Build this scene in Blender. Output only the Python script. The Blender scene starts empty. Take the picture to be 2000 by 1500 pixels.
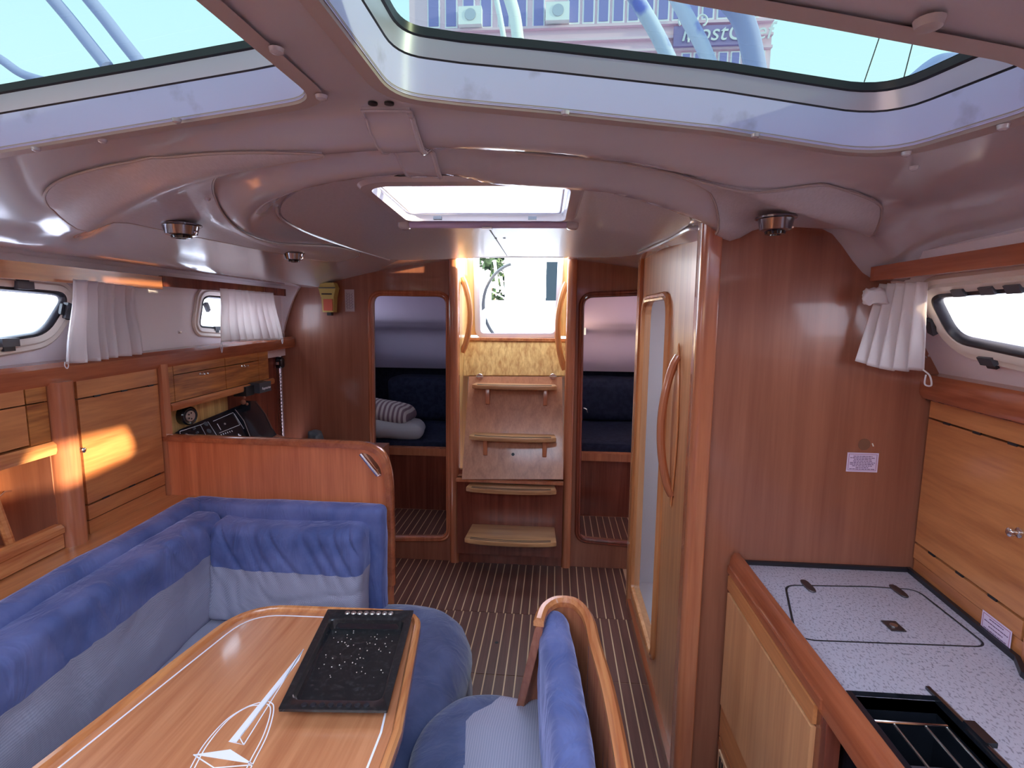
import bpy, bmesh, math, random
import numpy as np
from mathutils import Vector as V, Matrix, noise
from mathutils.geometry import delaunay_2d_cdt
random.seed(4)
SC = bpy.context.scene
COL = SC.collection
# ------------------------------------------------------------------ camera (2000x1500 frame, f = 1040 px)
F_PX, CAM_H = 1040.0, 1.6
PITCH = math.atan(135/1040); YAW = math.atan(85/1040*math.cos(PITCH)); ROLL = math.radians(0.55)
FW = V((-math.sin(YAW)*math.cos(PITCH), math.cos(YAW)*math.cos(PITCH), -math.sin(PITCH)))
RT0 = V((math.cos(YAW), math.sin(YAW), 0)); UP0 = RT0.cross(FW)
RT = RT0*math.cos(ROLL)+UP0*math.sin(ROLL); UP = UP0*math.cos(ROLL)-RT0*math.sin(ROLL)
C0 = V((0, 0, CAM_H))
cd = bpy.data.cameras.new('camera'); cam = bpy.data.objects.new('camera', cd); COL.objects.link(cam)
cam.matrix_world = Matrix((( RT.x, UP.x, -FW.x, 0), (RT.y, UP.y, -FW.y, 0), (RT.z, UP.z, -FW.z, CAM_H), (0, 0, 0, 1)))
cd.sensor_width = 36; cd.lens = 36*F_PX/2000; cd.clip_start = 0.02; cd.clip_end = 300
SC.camera = cam
SC.view_settings.view_transform = 'Standard'; SC.view_settings.look = 'None'
SC.view_settings.gamma = 1; SC.view_settings.use_curve_mapping = False
SC.view_settings.exposure = 0.56
SC.cycles.max_bounces = 10; SC.cycles.diffuse_bounces = 6; SC.cycles.glossy_bounces = 4
SC.cycles.transparent_max_bounces = 12; SC.cycles.caustics_reflective = False; SC.cycles.caustics_refractive = False
SC.cycles.sample_clamp_indirect = 6
# ------------------------------------------------------------------ sky
SKY = (0.66, 0.84, 0.98); SKY_STRENGTH = 8.0
w = bpy.data.worlds.new('sky'); SC.world = w; w.use_nodes = True
nt = w.node_tree; nt.nodes.clear()
tc = nt.nodes.new('ShaderNodeTexCoord'); sep = nt.nodes.new('ShaderNodeSeparateXYZ')
rmp = nt.nodes.new('ShaderNodeValToRGB'); bg = nt.nodes.new('ShaderNodeBackground'); ow = nt.nodes.new('ShaderNodeOutputWorld')
nt.links.new(tc.outputs['Generated'], sep.inputs[0]); nt.links.new(sep.outputs['Z'], rmp.inputs[0])
nt.links.new(rmp.outputs[0], bg.inputs[0]); nt.links.new(bg.outputs[0], ow.inputs[0])
e = rmp.color_ramp.elements
e[0].position = 0.0; e[0].color = (0.42, 0.42, 0.5, 1); e[1].position = 0.03; e[1].color = (0.9, 0.93, 1.0, 1)
e2 = rmp.color_ramp.elements.new(0.5); e2.color = (*SKY, 1)
bg.inputs[1].default_value = SKY_STRENGTH
# ------------------------------------------------------------------ low sun from the starboard side
sd = bpy.data.lights.new('sun', 'SUN'); sd.energy = 17; sd.color = (1.0, 0.84, 0.50); sd.angle = math.radians(1.2)
sun = bpy.data.objects.new('sun', sd); COL.objects.link(sun)
SUN_DIR = V((-2.57, 0.50, -0.50)).normalized()
sun.rotation_euler = SUN_DIR.to_track_quat('-Z', 'Y').to_euler()
def portal(c, sx, sy, d):
    l = bpy.data.lights.new('window_portal', 'AREA'); l.shape = 'RECTANGLE'; l.size = sx; l.size_y = sy
    l.cycles.is_portal = True
    o = bpy.data.objects.new('window_portal', l); COL.objects.link(o); o.location = c
    o.rotation_euler = V(d).to_track_quat('-Z', 'Y').to_euler()
portal((-0.78, 0.7, 2.09), 0.9, 0.5, (0, 0, -1)); portal((0.2, 0.74, 2.09), 0.95, 0.55, (0, 0, -1))
portal((-0.78, -0.7, 2.09), 0.9, 2.0, (0, 0, -1)); portal((0.2, -0.7, 2.09), 0.95, 2.0, (0, 0, -1))
portal((-0.23, 1.5, 2.05), 0.6, 0.6, (0, 0, -1)); portal((-0.25, 3.72, 1.8), 0.8, 0.9, (0, -1, 0))
portal((-0.25, 3.45, 2.0), 0.7, 0.5, (0, 0, -1))
portal((1.08, 0.9, 1.6), 0.3, 1.4, (-1, 0, 0)); portal((-1.72, 0.9, 1.6), 0.3, 1.4, (1, 0, 0)); portal((-1.78, 2.6, 1.6), 0.3, 0.5, (1, 0, 0))

portal((-1.86, 3.88, 1.58), .27, .75, (1, 0, 0)); portal((1.38, 3.88, 1.58), .27, .75, (-1, 0, 0))
# ================================================================== helpers
def ray(x, y): return FW + RT*((x-1000)/F_PX) + UP*((750-y)/F_PX)
def PZ(x, y, z): d = ray(x, y); return C0+d*((z-CAM_H)/d.z)
def PX(x, y, X): d = ray(x, y); return C0+d*(X/d.x)
def PY(x, y, Y): d = ray(x, y); return C0+d*(Y/d.y)
def PP(x, y, pl): d = ray(x, y); p, n = pl; return C0+d*((p-C0).dot(n)/d.dot(n))
def portX(Y): return -1.53-0.063*(Y-1.2)
def stbX(Y): return 1.0+0.08*(Y-1.5)
PORT = (V((-1.53, 1.2, 0)), V((1, 0.063, 0)).normalized())          # face of the port lockers
STB = (V((1.0, 1.5, 0)), V((1, -0.08, 0)).normalized())             # face of the starboard lockers
PORTW = (V((-1.59, 1.2, 0)), V((1, 0.063, 0)).normalized())         # port window wall
STBW = (V((1.03, 1.5, 1.44)), V((1, -0.08, 0.607)).normalized())    # starboard window wall, leaning in
def shift(pl, d): return (pl[0]+pl[1]*d, pl[1])

def put(name, bm, mat, parent=None, smooth=True, kind=None):
    bmesh.ops.recalc_face_normals(bm, faces=bm.faces)
    me = bpy.data.meshes.new(name); bm.to_mesh(me); bm.free()
    if mat: me.materials.append(mat)
    if smooth:
        me.polygons.foreach_set('use_smooth', [True]*len(me.polygons))
        try: me.set_sharp_from_angle(angle=math.radians(38))
        except Exception: pass
    o = bpy.data.objects.new(name, me); COL.objects.link(o)
    if parent:
        o.parent = parent
        if parent.type == 'EMPTY': o.location = -parent.location
    if kind: o['kind'] = kind
    return o
def tag(o, label, cat, group=None):
    o['label'] = label; o['category'] = cat
    if group: o['group'] = group
    return o
def thing(name, label, cat, loc=(0, 0, 0), group=None):
    o = bpy.data.objects.new(name, None); COL.objects.link(o); o.location = loc; o.empty_display_size = .1
    return tag(o, label, cat, group)
def B(): return bmesh.new()
def box(bm, lo, hi):
    lo, hi = V(lo), V(hi)
    vs = [bm.verts.new((x, y, z)) for x in (lo.x, hi.x) for y in (lo.y, hi.y) for z in (lo.z, hi.z)]
    for f in ((0, 1, 3, 2), (4, 6, 7, 5), (0, 4, 5, 1), (2, 3, 7, 6), (0, 2, 6, 4), (1, 5, 7, 3)): bm.faces.new([vs[i] for i in f])
    return bm
def hexa(bm, a, t):                      # a: 4 points (a quad), t: thickness vector
    p = [bm.verts.new(V(q)) for q in a]+[bm.verts.new(V(q)+V(t)) for q in a]
    for f in ((0, 1, 2, 3), (7, 6, 5, 4), (0, 4, 5, 1), (1, 5, 6, 2), (2, 6, 7, 3), (3, 7, 4, 0)): bm.faces.new([p[i] for i in f])
    return bm
def bev(bm, w, n=2):
    es = [e for e in bm.edges if len(e.link_faces) == 2 and e.calc_face_angle(0) > 0.5]
    if es: bmesh.ops.bevel(bm, geom=es, offset=w, segments=n, profile=0.6, affect='EDGES')
    return bm
def bbox(lo, hi, w=0.006, n=2): return bev(box(B(), lo, hi), w, n)
def plate(bm, outer, holes, t):          # planar outline with holes, extruded by vector t
    es = []
    for lp in [outer]+list(holes):
        vs = [bm.verts.new(V(p)) for p in lp]
        es += [bm.edges.new((vs[i], vs[(i+1) % len(vs)])) for i in range(len(vs))]
    r = bmesh.ops.triangle_fill(bm, edges=es, use_beauty=True, use_dissolve=False)
    fs = [g for g in r['geom'] if isinstance(g, bmesh.types.BMFace)]
    x = bmesh.ops.extrude_face_region(bm, geom=fs)
    bmesh.ops.translate(bm, verts=[g for g in x['geom'] if isinstance(g, bmesh.types.BMVert)], vec=V(t))
    return bm
def rnd(pts, r, n=6):                    # round the corners of a closed polygon
    out = []; N = len(pts); pts = [V(p) for p in pts]
    for i in range(N):
        a, b, c = pts[i-1], pts[i], pts[(i+1) % N]; rr = r[i] if isinstance(r, (list, tuple)) else r
        if rr <= 0: out.append(b); continue
        u, v = a-b, c-b; k1 = min(rr, u.length*.48); k2 = min(rr, v.length*.48)
        p0, p2 = b+u.normalized()*k1, b+v.normalized()*k2
        for j in range(n+1):
            t = j/n; out.append(p0*(1-t)**2+b*(.15*2*t*(1-t)+.85*2*t*(1-t))+p2*t*t)
    return out
def curve(pts, n=8, closed=False):       # Catmull-Rom through points
    pts = [V(p) for p in pts]; N = len(pts); out = []
    R_ = range(N) if closed else range(N-1)
    for i in R_:
        if closed: p0, p1, p2, p3 = pts[i-1], pts[i], pts[(i+1) % N], pts[(i+2) % N]
        else: p0, p1, p2, p3 = pts[max(i-1, 0)], pts[i], pts[i+1], pts[min(i+2, N-1)]
        for j in range(n):
            t = j/n
            out.append(0.5*((2*p1)+(p2-p0)*t+(2*p0-5*p1+4*p2-p3)*t*t+(3*p1-p0-3*p2+p3)*t**3))
    if not closed: out.append(pts[-1])
    return out
def sweep(bm, path, prof, nrm, closed=False, caps=True):   # prof: (side, normal) offsets, side = tangent x normal
    path = [V(p) for p in path]; N = len(path); rings = []
    for i in range(N):
        if closed: t = path[(i+1) % N]-path[i-1]
        else: t = path[min(i+1, N-1)]-path[max(i-1, 0)]
        t.normalize(); nn = V(nrm(i) if callable(nrm) else nrm)
        s = t.cross(nn).normalized(); nn = s.cross(t).normalized()
        rings.append([bm.verts.new(path[i]+s*a+nn*b) for a, b in prof])
    M = len(prof)
    for i in range(N if closed else N-1):
        A, Bq = rings[i], rings[(i+1) % N]
        for j in range(M): bm.faces.new((A[j], A[(j+1) % M], Bq[(j+1) % M], Bq[j]))
    if caps and not closed:
        bm.faces.new(rings[0]); bm.faces.new(rings[-1][::-1])
    return bm
def circ(r, n=8, sx=1, sy=1, cx=0, cy=0): return [(cx+sx*r*math.cos(2*math.pi*k/n), cy+sy*r*math.sin(2*math.pi*k/n)) for k in range(n)]
def tube(bm, path, r, n=8, closed=False):
    path = [V(p) for p in path]; t = (path[1]-path[0]).normalized()
    ref = V((0, 0, 1)) if abs(t.z) < .9 else V((1, 0, 0)); norms = []; cur = ref
    for i in range(len(path)):
        tt = (path[min(i+1, len(path)-1)]-path[max(i-1, 0)]).normalized()
        cur = cur-tt*cur.dot(tt)
        if cur.length < 1e-4: cur = V((0, 1, 0))
        cur.normalize(); norms.append(cur.copy())
    return sweep(bm, path, circ(r, n), lambda i: norms[i], closed)
def lathe(bm, prof, c, ax=(0, 0, 1), n=24):                # prof: (radius, height along ax)
    q = V(ax).to_track_quat('Z', 'Y'); rings = []
    for r, h in prof:
        rings.append([bm.verts.new(V(c)+q @ V((r*math.cos(2*math.pi*k/n), r*math.sin(2*math.pi*k/n), h))) for k in range(n)])
    for A, Bq in zip(rings, rings[1:]):
        for k in range(n): bm.faces.new((A[k], A[(k+1) % n], Bq[(k+1) % n], Bq[k]))
    bm.faces.new(rings[0][::-1]); bm.faces.new(rings[-1]); return bm
def ballbm(c, r, n=12):
    bm = B(); bmesh.ops.create_uvsphere(bm, u_segments=n, v_segments=max(6, n//2), radius=r, matrix=Matrix.Translation(V(c))); return bm
def inpoly(x, y, poly):
    r = False; n = len(poly); j = n-1
    for i in range(n):
        xi, yi = poly[i][0], poly[i][1]; xj, yj = poly[j][0], poly[j][1]
        if (yi > y) != (yj > y) and x < (xj-xi)*(y-yi)/(yj-yi)+xi: r = not r
        j = i
    return r
def cushion(lo, hi, r, f=None, div=(20, 12, 8), amp=.004, sc=6, puff=0.0, seed=0):
    """rounded upholstered block; f warps a point afterwards"""
    lo, hi = V(lo), V(hi); bm = B(); c = (lo+hi)/2; h = (hi-lo)/2
    def face(ax, s):
        u, v = (ax+1) % 3, (ax+2) % 3; nu, nv = div[u], div[v]; g = {}
        for i in range(nu+1):
            for j in range(nv+1):
                q = [0, 0, 0]; q[ax] = s; q[u] = -math.cos(math.pi*i/nu)*.5-.5+i/nu if False else -1+2*i/nu; q[v] = -1+2*j/nv
                q[u] = math.sin(q[u]*math.pi/2)*.35+q[u]*.65; q[v] = math.sin(q[v]*math.pi/2)*.35+q[v]*.65
                g[i, j] = bm.verts.new(q)
        for i in range(nu):
            for j in range(nv): bm.faces.new((g[i, j], g[i+1, j], g[i+1, j+1], g[i, j+1]))
    for ax in range(3):
        for s in (-1, 1): face(ax, s)
    bmesh.ops.remove_doubles(bm, verts=bm.verts, dist=1e-5)
    for v in bm.verts:
        q = v.co.copy(); p = V([q[k]*h[k] for k in range(3)])
        inner = V([max(-h[k]+r, min(h[k]-r, p[k])) if h[k] > r else 0 for k in range(3)])
        d = p-inner
        if d.length > 1e-6: p = inner+d.normalized()*min(r, d.length if sum(abs(x) > 1e-5 for x in d) < 2 else r)
        if puff:
            k = min(range(3), key=lambda a: h[a]); oth = [a for a in range(3) if a != k]
            p[k] *= 1+puff*(1-abs(q[oth[0]])**3)*(1-abs(q[oth[1]])**3)
        p = c+p
        nv = noise.noise_vector(p*sc+V((seed, 0, 0)))
        p += nv*amp+noise.noise_vector(p*sc*2.7+V((0, seed, 0)))*amp*.45
        v.co = f(p) if f else p
    return bm
def cut(bm, co, no):
    bmesh.ops.bisect_plane(bm, geom=list(bm.verts)+list(bm.edges)+list(bm.faces), dist=1e-5, plane_co=V(co), plane_no=V(no)); return bm
def split(bm, test):                                     # faces for which test(centre) is true go into a second bmesh
    b2 = bm.copy()
    bmesh.ops.delete(bm, geom=[f for f in bm.faces if test(f.calc_center_median())], context='FACES')
    bmesh.ops.delete(b2, geom=[f for f in b2.faces if not test(f.calc_center_median())], context='FACES')
    return bm, b2
def text_mesh(name, s, size, mat, parent, M, extrude=.0005, spacing=1.0, shear=0.0):
    cu = bpy.data.curves.new('t', 'FONT'); cu.body = s; cu.size = size; cu.extrude = extrude; cu.align_x = 'CENTER'; cu.align_y = 'CENTER'
    cu.space_character = spacing; cu.shear = shear
    o = bpy.data.objects.new('t', cu); COL.objects.link(o)
    bpy.context.view_layer.update()
    me = bpy.data.meshes.new_from_object(o.evaluated_get(bpy.context.evaluated_depsgraph_get()))
    bpy.data.objects.remove(o); me.transform(M); me.materials.clear(); me.materials.append(mat)
    r = bpy.data.objects.new(name, me); COL.objects.link(r)
    if parent:
        r.parent = parent
        if parent.type == 'EMPTY': r.location = -parent.location
    return r
def frame(o, x, z):                                      # matrix with text axes x (right) and y (up) at origin o
    x = V(x).normalized(); y = V(z).normalized(); n = x.cross(y).normalized(); y = n.cross(x)
    return Matrix(((x.x, y.x, n.x, o[0]), (x.y, y.y, n.y, o[1]), (x.z, y.z, n.z, o[2]), (0, 0, 0, 1)))

# ================================================================== materials
def mat(name, col, rough=.5, metal=0, coat=0, spec=.5, **kw):
    m = bpy.data.materials.new(name); m.use_nodes = True; b = m.node_tree.nodes['Principled BSDF']
    b.inputs['Base Color'].default_value = (*col, 1); b.inputs['Roughness'].default_value = rough; b.inputs['Metallic'].default_value = metal
    b.inputs['Coat Weight'].default_value = coat; b.inputs['Coat Roughness'].default_value = .08; b.inputs['Specular IOR Level'].default_value = spec
    for k, v in kw.items(): b.inputs[k.replace('_', ' ')].default_value = v
    return m
def srgb(r, g, b): return tuple(((c/255+.055)/1.055)**2.4 if c > 10 else c/255/12.92 for c in (r, g, b))
def wood(name, c1, c2, axis, rough=.3, coat=.35, sc=1.0, fine=1.0):
    m = mat(name, c1, rough, coat=coat); T = m.node_tree; b = T.nodes['Principled BSDF']
    t = T.nodes.new('ShaderNodeTexCoord'); mp = T.nodes.new('ShaderNodeMapping')
    s = [22*sc]*3; s[axis] = 1.1*sc if sc < 1.55 else .7; mp.inputs['Scale'].default_value = s
    n1 = T.nodes.new('ShaderNodeTexNoise'); n1.inputs['Scale'].default_value = 1; n1.inputs['Detail'].default_value = 5; n1.inputs['Distortion'].default_value = .6
    mp2 = T.nodes.new('ShaderNodeMapping'); s2 = [120*fine]*3; s2[axis] = 5; mp2.inputs['Scale'].default_value = s2
    n2 = T.nodes.new('ShaderNodeTexNoise'); n2.inputs['Scale'].default_value = 1; n2.inputs['Detail'].default_value = 3
    ad = T.nodes.new('ShaderNodeMath'); ad.operation = 'MULTIPLY_ADD'; ad.inputs[1].default_value = .45
    r = T.nodes.new('ShaderNodeValToRGB'); r.color_ramp.elements[0].position = .50; r.color_ramp.elements[1].position = .92
    r.color_ramp.elements[0].color = (*c2, 1); r.color_ramp.elements[1].color = (*c1, 1)
    L = T.links.new
    L(t.outputs['Object'], mp.inputs[0]); L(t.outputs['Object'], mp2.inputs[0]); L(mp.outputs[0], n1.inputs[0]); L(mp2.outputs[0], n2.inputs[0])
    L(n2.outputs[0], ad.inputs[0]); L(n1.outputs[0], ad.inputs[2]); L(ad.outputs[0], r.inputs[0]); L(r.outputs[0], b.inputs['Base Color'])
    bp = T.nodes.new('ShaderNodeBump'); bp.inputs['Strength'].default_value = .06; bp.inputs['Distance'].default_value = .002
    L(n2.outputs[0], bp.inputs['Height']); L(bp.outputs[0], b.inputs['Normal'])
    return m
def noisy(m, c1, c2, scale, detail=4, lo=.4, hi=.6, bump=0, stretch=None, rough=None):
    T = m.node_tree; b = T.nodes['Principled BSDF']; L = T.links.new
    t = T.nodes.new('ShaderNodeTexCoord'); mp = T.nodes.new('ShaderNodeMapping')
    if stretch: mp.inputs['Scale'].default_value = stretch
    n = T.nodes.new('ShaderNodeTexNoise'); n.inputs['Scale'].default_value = scale; n.inputs['Detail'].default_value = detail
    r = T.nodes.new('ShaderNodeValToRGB'); r.color_ramp.elements[0].position = lo; r.color_ramp.elements[1].position = hi
    r.color_ramp.elements[0].color = (*c1, 1); r.color_ramp.elements[1].color = (*c2, 1)
    L(t.outputs['Object'], mp.inputs[0]); L(mp.outputs[0], n.inputs[0]); L(n.outputs[0], r.inputs[0]); L(r.outputs[0], b.inputs['Base Color'])
    if bump:
        bp = T.nodes.new('ShaderNodeBump'); bp.inputs['Strength'].default_value = bump; bp.inputs['Distance'].default_value = .002
        L(n.outputs[0], bp.inputs['Height']); L(bp.outputs[0], b.inputs['Normal'])
    return m
WA, WB = srgb(204, 134, 84), srgb(168, 100, 60)
wood_z = wood('veneer_vertical', srgb(156, 98, 76), srgb(134, 80, 62), 2)
wood_zl = wood('veneer_light', srgb(210, 152, 108), srgb(182, 124, 86), 2)
wood_y = wood('veneer_fore_aft', WA, WB, 1)
wood_x = wood('veneer_athwart', WA, WB, 0)
wood_tab = wood('table_veneer', srgb(204, 136, 96), srgb(172, 104, 70), 1, rough=.25, coat=.5)
wood_pl = wood('plywood', srgb(226, 186, 122), srgb(176, 124, 70), 2, rough=.4, coat=.1, sc=1.6)
trim_m = wood('moulding', srgb(176, 100, 66), srgb(140, 72, 48), 1, rough=.22, coat=.5)
trim_z = wood('moulding_upright', srgb(190, 118, 84), srgb(158, 90, 64), 2, rough=.22, coat=.5)
trim_d = wood('dark_moulding', srgb(132, 68, 52), srgb(98, 46, 36), 2, rough=.2, coat=.5)
rail_z = wood('light_moulding_upright', srgb(216, 148, 98), srgb(176, 106, 66), 2, rough=.25, coat=.4)
rail_m = wood('light_moulding', srgb(220, 150, 96), srgb(170, 96, 58), 1, rough=.25, coat=.4)
burl = wood('drawer_veneer', srgb(206, 136, 72), srgb(126, 66, 36), 1, rough=.3, coat=.3, sc=1.5)
plank_m = wood('floor_plank', srgb(108, 66, 58), srgb(84, 48, 42), 1, rough=.5, coat=.05)
pale_m = wood('floor_pale_strip', srgb(222, 186, 150), srgb(200, 160, 124), 1, rough=.4, coat=.1)
gel = mat('gelcoat_gloss', (.48, .465, .51), .16, coat=.6)
gelm = noisy(mat('headliner_vinyl', (.48, .40, .385), .34, coat=.15), (.45, .43, .465), (.51, .49, .53), 240, bump=.15, lo=.3, hi=.7, stretch=(1, .25, 1))
flange_m = mat('hatch_flange_grey', (.40, .34, .33), .4)
white = mat('hull_liner_white', (.80, .74, .78), .45)
reveal = noisy(mat('hatch_reveal_white', (.56, .53, .82), .4), (.36, .33, .52), (.56, .53, .82), 14, lo=.28, hi=.42, detail=8)
alu = mat('anodised_frame', (.55, .54, .64), .35, .6)
seal = mat('black_rubber', (.012, .012, .018), .35)
frame_w = mat('port_frame_cream', (.74, .66, .58), .35, coat=.3)
chrome = mat('chrome', (.8, .8, .82), .12, 1)
steel = mat('brushed_steel', (.55, .53, .52), .32, 1)
blackg = mat('black_gloss', (.010, .011, .016), .14, coat=.4)
blackm = mat('black_matte', (.014, .014, .018), .5)
dgrey = mat('dark_grey_plastic', (.06, .065, .08), .4)
printw = mat('white_print', (.8, .8, .85), .5)
navy = noisy(mat('navy_fabric', (.02, .028, .075), .8), (.008, .010, .026), (.014, .017, .040), 30)
def folds(m, d=.012, sc=(9, 9, 3.5)):
    T = m.node_tree; b = T.nodes['Principled BSDF']; t = T.nodes.new('ShaderNodeTexCoord'); mp = T.nodes.new('ShaderNodeMapping'); mp.inputs['Scale'].default_value = sc
    n = T.nodes.new('ShaderNodeTexNoise'); n.inputs['Scale'].default_value = 1; n.inputs['Detail'].default_value = 3; n.inputs['Distortion'].default_value = 1.2
    bp = T.nodes.new('ShaderNodeBump'); bp.inputs['Strength'].default_value = .8; bp.inputs['Distance'].default_value = d
    T.links.new(t.outputs['Object'], mp.inputs[0]); T.links.new(mp.outputs[0], n.inputs[0]); T.links.new(n.outputs[0], bp.inputs['Height'])
    old = [l for l in T.links if l.to_node == b and l.to_socket.name == 'Normal']
    if old: T.links.new(bp.outputs[0], old[0].from_node.inputs['Normal'])
    else: T.links.new(bp.outputs[0], b.inputs['Normal'])
blue = noisy(mat('blue_velour', (.07, .10, .36), .85, Sheen_Weight=.5, Sheen_Roughness=.4), (.060, .082, .235), (.135, .155, .36), 7, detail=6, bump=.25, lo=.38, hi=.68)
blue.node_tree.nodes['Principled BSDF'].inputs['Sheen Tint'].default_value = (.6, .6, 1, 1)
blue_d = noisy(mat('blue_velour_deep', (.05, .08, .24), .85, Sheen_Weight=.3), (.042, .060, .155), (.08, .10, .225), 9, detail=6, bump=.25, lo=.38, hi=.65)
def weave(name, c1, c2):
    m = mat(name, c1, .9); T = m.node_tree; b = T.nodes['Principled BSDF']; L = T.links.new
    t = T.nodes.new('ShaderNodeTexCoord'); sp = T.nodes.new('ShaderNodeSeparateXYZ'); L(t.outputs['Object'], sp.inputs[0])
    def wv(a, k):
        q = T.nodes.new('ShaderNodeMath'); q.operation = 'MULTIPLY'; q.inputs[1].default_value = k
        s = T.nodes.new('ShaderNodeMath'); s.operation = 'SINE'; L(a, q.inputs[0]); L(q.outputs[0], s.inputs[0]); return s.outputs[0]
    a1 = T.nodes.new('ShaderNodeMath'); a1.operation = 'ADD'; L(sp.outputs[0], a1.inputs[0]); L(sp.outputs[1], a1.inputs[1])
    a2 = T.nodes.new('ShaderNodeMath'); a2.operation = 'SUBTRACT'; L(sp.outputs[1], a2.inputs[0]); L(sp.outputs[2], a2.inputs[1])
    mu = T.nodes.new('ShaderNodeMath'); mu.operation = 'MULTIPLY'; L(wv(a1.outputs[0], 950), mu.inputs[0]); L(wv(a2.outputs[0], 950), mu.inputs[1])
    r = T.nodes.new('ShaderNodeValToRGB'); r.color_ramp.elements[0].position = 0; r.color_ramp.elements[1].position = .8
    r.color_ramp.elements[0].color = (*c2, 1); r.color_ramp.elements[1].color = (*c1, 1)
    L(mu.outputs[0], r.inputs[0]); L(r.outputs[0], b.inputs['Base Color'])
    bp = T.nodes.new('ShaderNodeBump'); bp.inputs['Strength'].default_value = .25; bp.inputs['Distance'].default_value = .001
    L(mu.outputs[0], bp.inputs['Height']); L(bp.outputs[0], b.inputs['Normal']); return m
woven = weave('grey_woven', (.43, .40, .50), (.29, .27, .37)); folds(woven, .012, (5, 5, 4)); folds(blue, .018, (12, 9, 3.5)); folds(blue_d, .012, (12, 10, 6))
work_m = mat('speckled_laminate', (.7, .68, .75), .35)
_ = noisy(work_m, (.24, .21, .27), (.46, .42, .51), 230, detail=2, lo=.36, hi=.46, stretch=(1, .55, 1))
def glass(name, tint, gl=.06):
    m = bpy.data.materials.new(name); m.use_nodes = True; T = m.node_tree; T.nodes.clear()
    o = T.nodes.new('ShaderNodeOutputMaterial'); tr = T.nodes.new('ShaderNodeBsdfTransparent'); tr.inputs[0].default_value = (*tint, 1)
    g = T.nodes.new('ShaderNodeBsdfGlossy'); g.inputs['Roughness'].default_value = .03; mx = T.nodes.new('ShaderNodeMixShader'); mx.inputs[0].default_value = gl
    T.links.new(tr.outputs[0], mx.inputs[1]); T.links.new(g.outputs[0], mx.inputs[2]); T.links.new(mx.outputs[0], o.inputs[0]); return m
acryl = glass('tinted_acrylic', (.070, .098, .092), .03); clear = glass('clear_glass', (.92, .92, .95)); frost = glass('hatch_acrylic_clear', (.85, .84, .92))
curt = mat('curtain_cotton', (.84, .80, .82), .9, Subsurface_Weight=0)
T = curt.node_tree; tl = T.nodes.new('ShaderNodeBsdfTranslucent'); tl.inputs[0].default_value = (.85, .8, .78, 1); mx = T.nodes.new('ShaderNodeMixShader'); mx.inputs[0].default_value = .4
T.links.new(T.nodes['Principled BSDF'].outputs[0], mx.inputs[1]); T.links.new(tl.outputs[0], mx.inputs[2]); T.links.new(mx.outputs[0], T.nodes['Material Output'].inputs[0])
paper = mat('label_paper', (.70, .56, .74), .5); ink = mat('label_ink', (.12, .05, .14), .6); inkr = mat('label_border', (.32, .09, .18), .6)
inlay = mat('white_inlay', (.84, .80, .88), .35); yellow = mat('beacon_yellow', (.50, .38, .10), .4); orange = mat('beacon_orange', (.60, .12, .06), .5)
brown = mat('brown_cord', (.25, .09, .05), .7)

# ================================================================== hull shell that keeps daylight out except at the openings
def struct(name, bm, m, smooth=True, parent=None): return put(name, bm, m, parent, smooth, None if parent else 'structure')
bm = B()
box(bm, (-2.25, -2.0, -.3), (-2.2, 5.3, 1.36)); box(bm, (-2.2, -2.0, 1.33), (-1.72, 5.3, 1.36)); box(bm, (-1.72, -2, 1.33), (-1.60, 1.6, 1.36))
struct('wall_port_hull', bm, white, False)
bm = B()
box(bm, (1.75, -2.0, -.3), (1.8, 5.3, 1.38)); box(bm, (1.06, -2.0, 1.34), (1.75, 1.5, 1.37)); box(bm, (.87, 1.54, 1.36), (.90, 3.3, 1.96)); box(bm, (.87, 1.54, 1.34), (1.8, 3.3, 1.37))
struct('wall_starboard_hull', bm, white, False)
struct('wall_forward', box(B(), (-2.2, -2.05, -.3), (1.8, -2.0, 2.1)), wood_z, False)
# ------------------------------------------------------------------ cabin sole: pale base with dark planks
fl = struct('floor', box(B(), (-1.35, -1.9, -.06), (1.75, 3.3, -.003)), pale_m, False)
PW = .0459
def plank(x0, x1, y0, y1, z, parent):
    put('plank', bev(box(B(), (x0, y0, z-.012), (x1, y1, z)), .0007, 1), plank_m, parent, False)
rows = [(-1.0, 2.185), (2.19, 2.685), (2.69, 3.268)]
for ri, (y0, y1) in enumerate(rows):
    off = (.012, .012, 0)[ri]
    for k in range(-22, 11):
        x0 = off-.02+k*PW; x1 = x0+PW-.0062
        if x0 > .45: continue
        plank(x0, min(x1, .455), y0, y1, 0, fl)
put('lifting_hole', lathe(B(), [(.0001, 0), (.009, 0), (.009, .0012), (.0001, .0012)], PZ(970, 1255, 0)), blackm, fl)

# ================================================================== aft bulkhead
BY = 3.27
DL = rnd([PY(733, 1048, BY), PY(873, 1048, BY), PY(872, 578, BY), PY(728, 576, BY)], [.05, .05, .06, .06])
DR = rnd([PY(1131, 1050, BY), V((.60, BY, .17)), V((.60, BY, 1.73)), PY(1140, 580, BY)], [.05, .05, .06, .06])
def zc0(X, Y):
    dx = X+.26; z = 1.945-.12*dx*dx
    h = np.clip((X-.15)/.30, 0, 1)*np.clip((2.35-Y)/.85, 0, 1)*np.clip((Y-1.05)/.35, 0, 1); z = z-.034*h*(1-np.clip((X-.45)/.28, 0, 1))
    s = np.clip((portX(Y)+.22-X)/.20, 0, 1); s = s*s*(3-2*s); z = z*(1-s)+1.765*s
    f = np.clip((Y-1.38)/.12, 0, 1); ls = .885-.045*f; s = np.clip((X-(ls-.15))/.15, 0, 1); s = s*s*(3-2*s); return z*(1-s)+(1.735-.035*f)*s
bm = B()
top = [V((x, BY, 1.97)) for x in (-.62,)]+[V((x, BY, 1.97)) for x in (-1.2, -1.75)]
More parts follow.
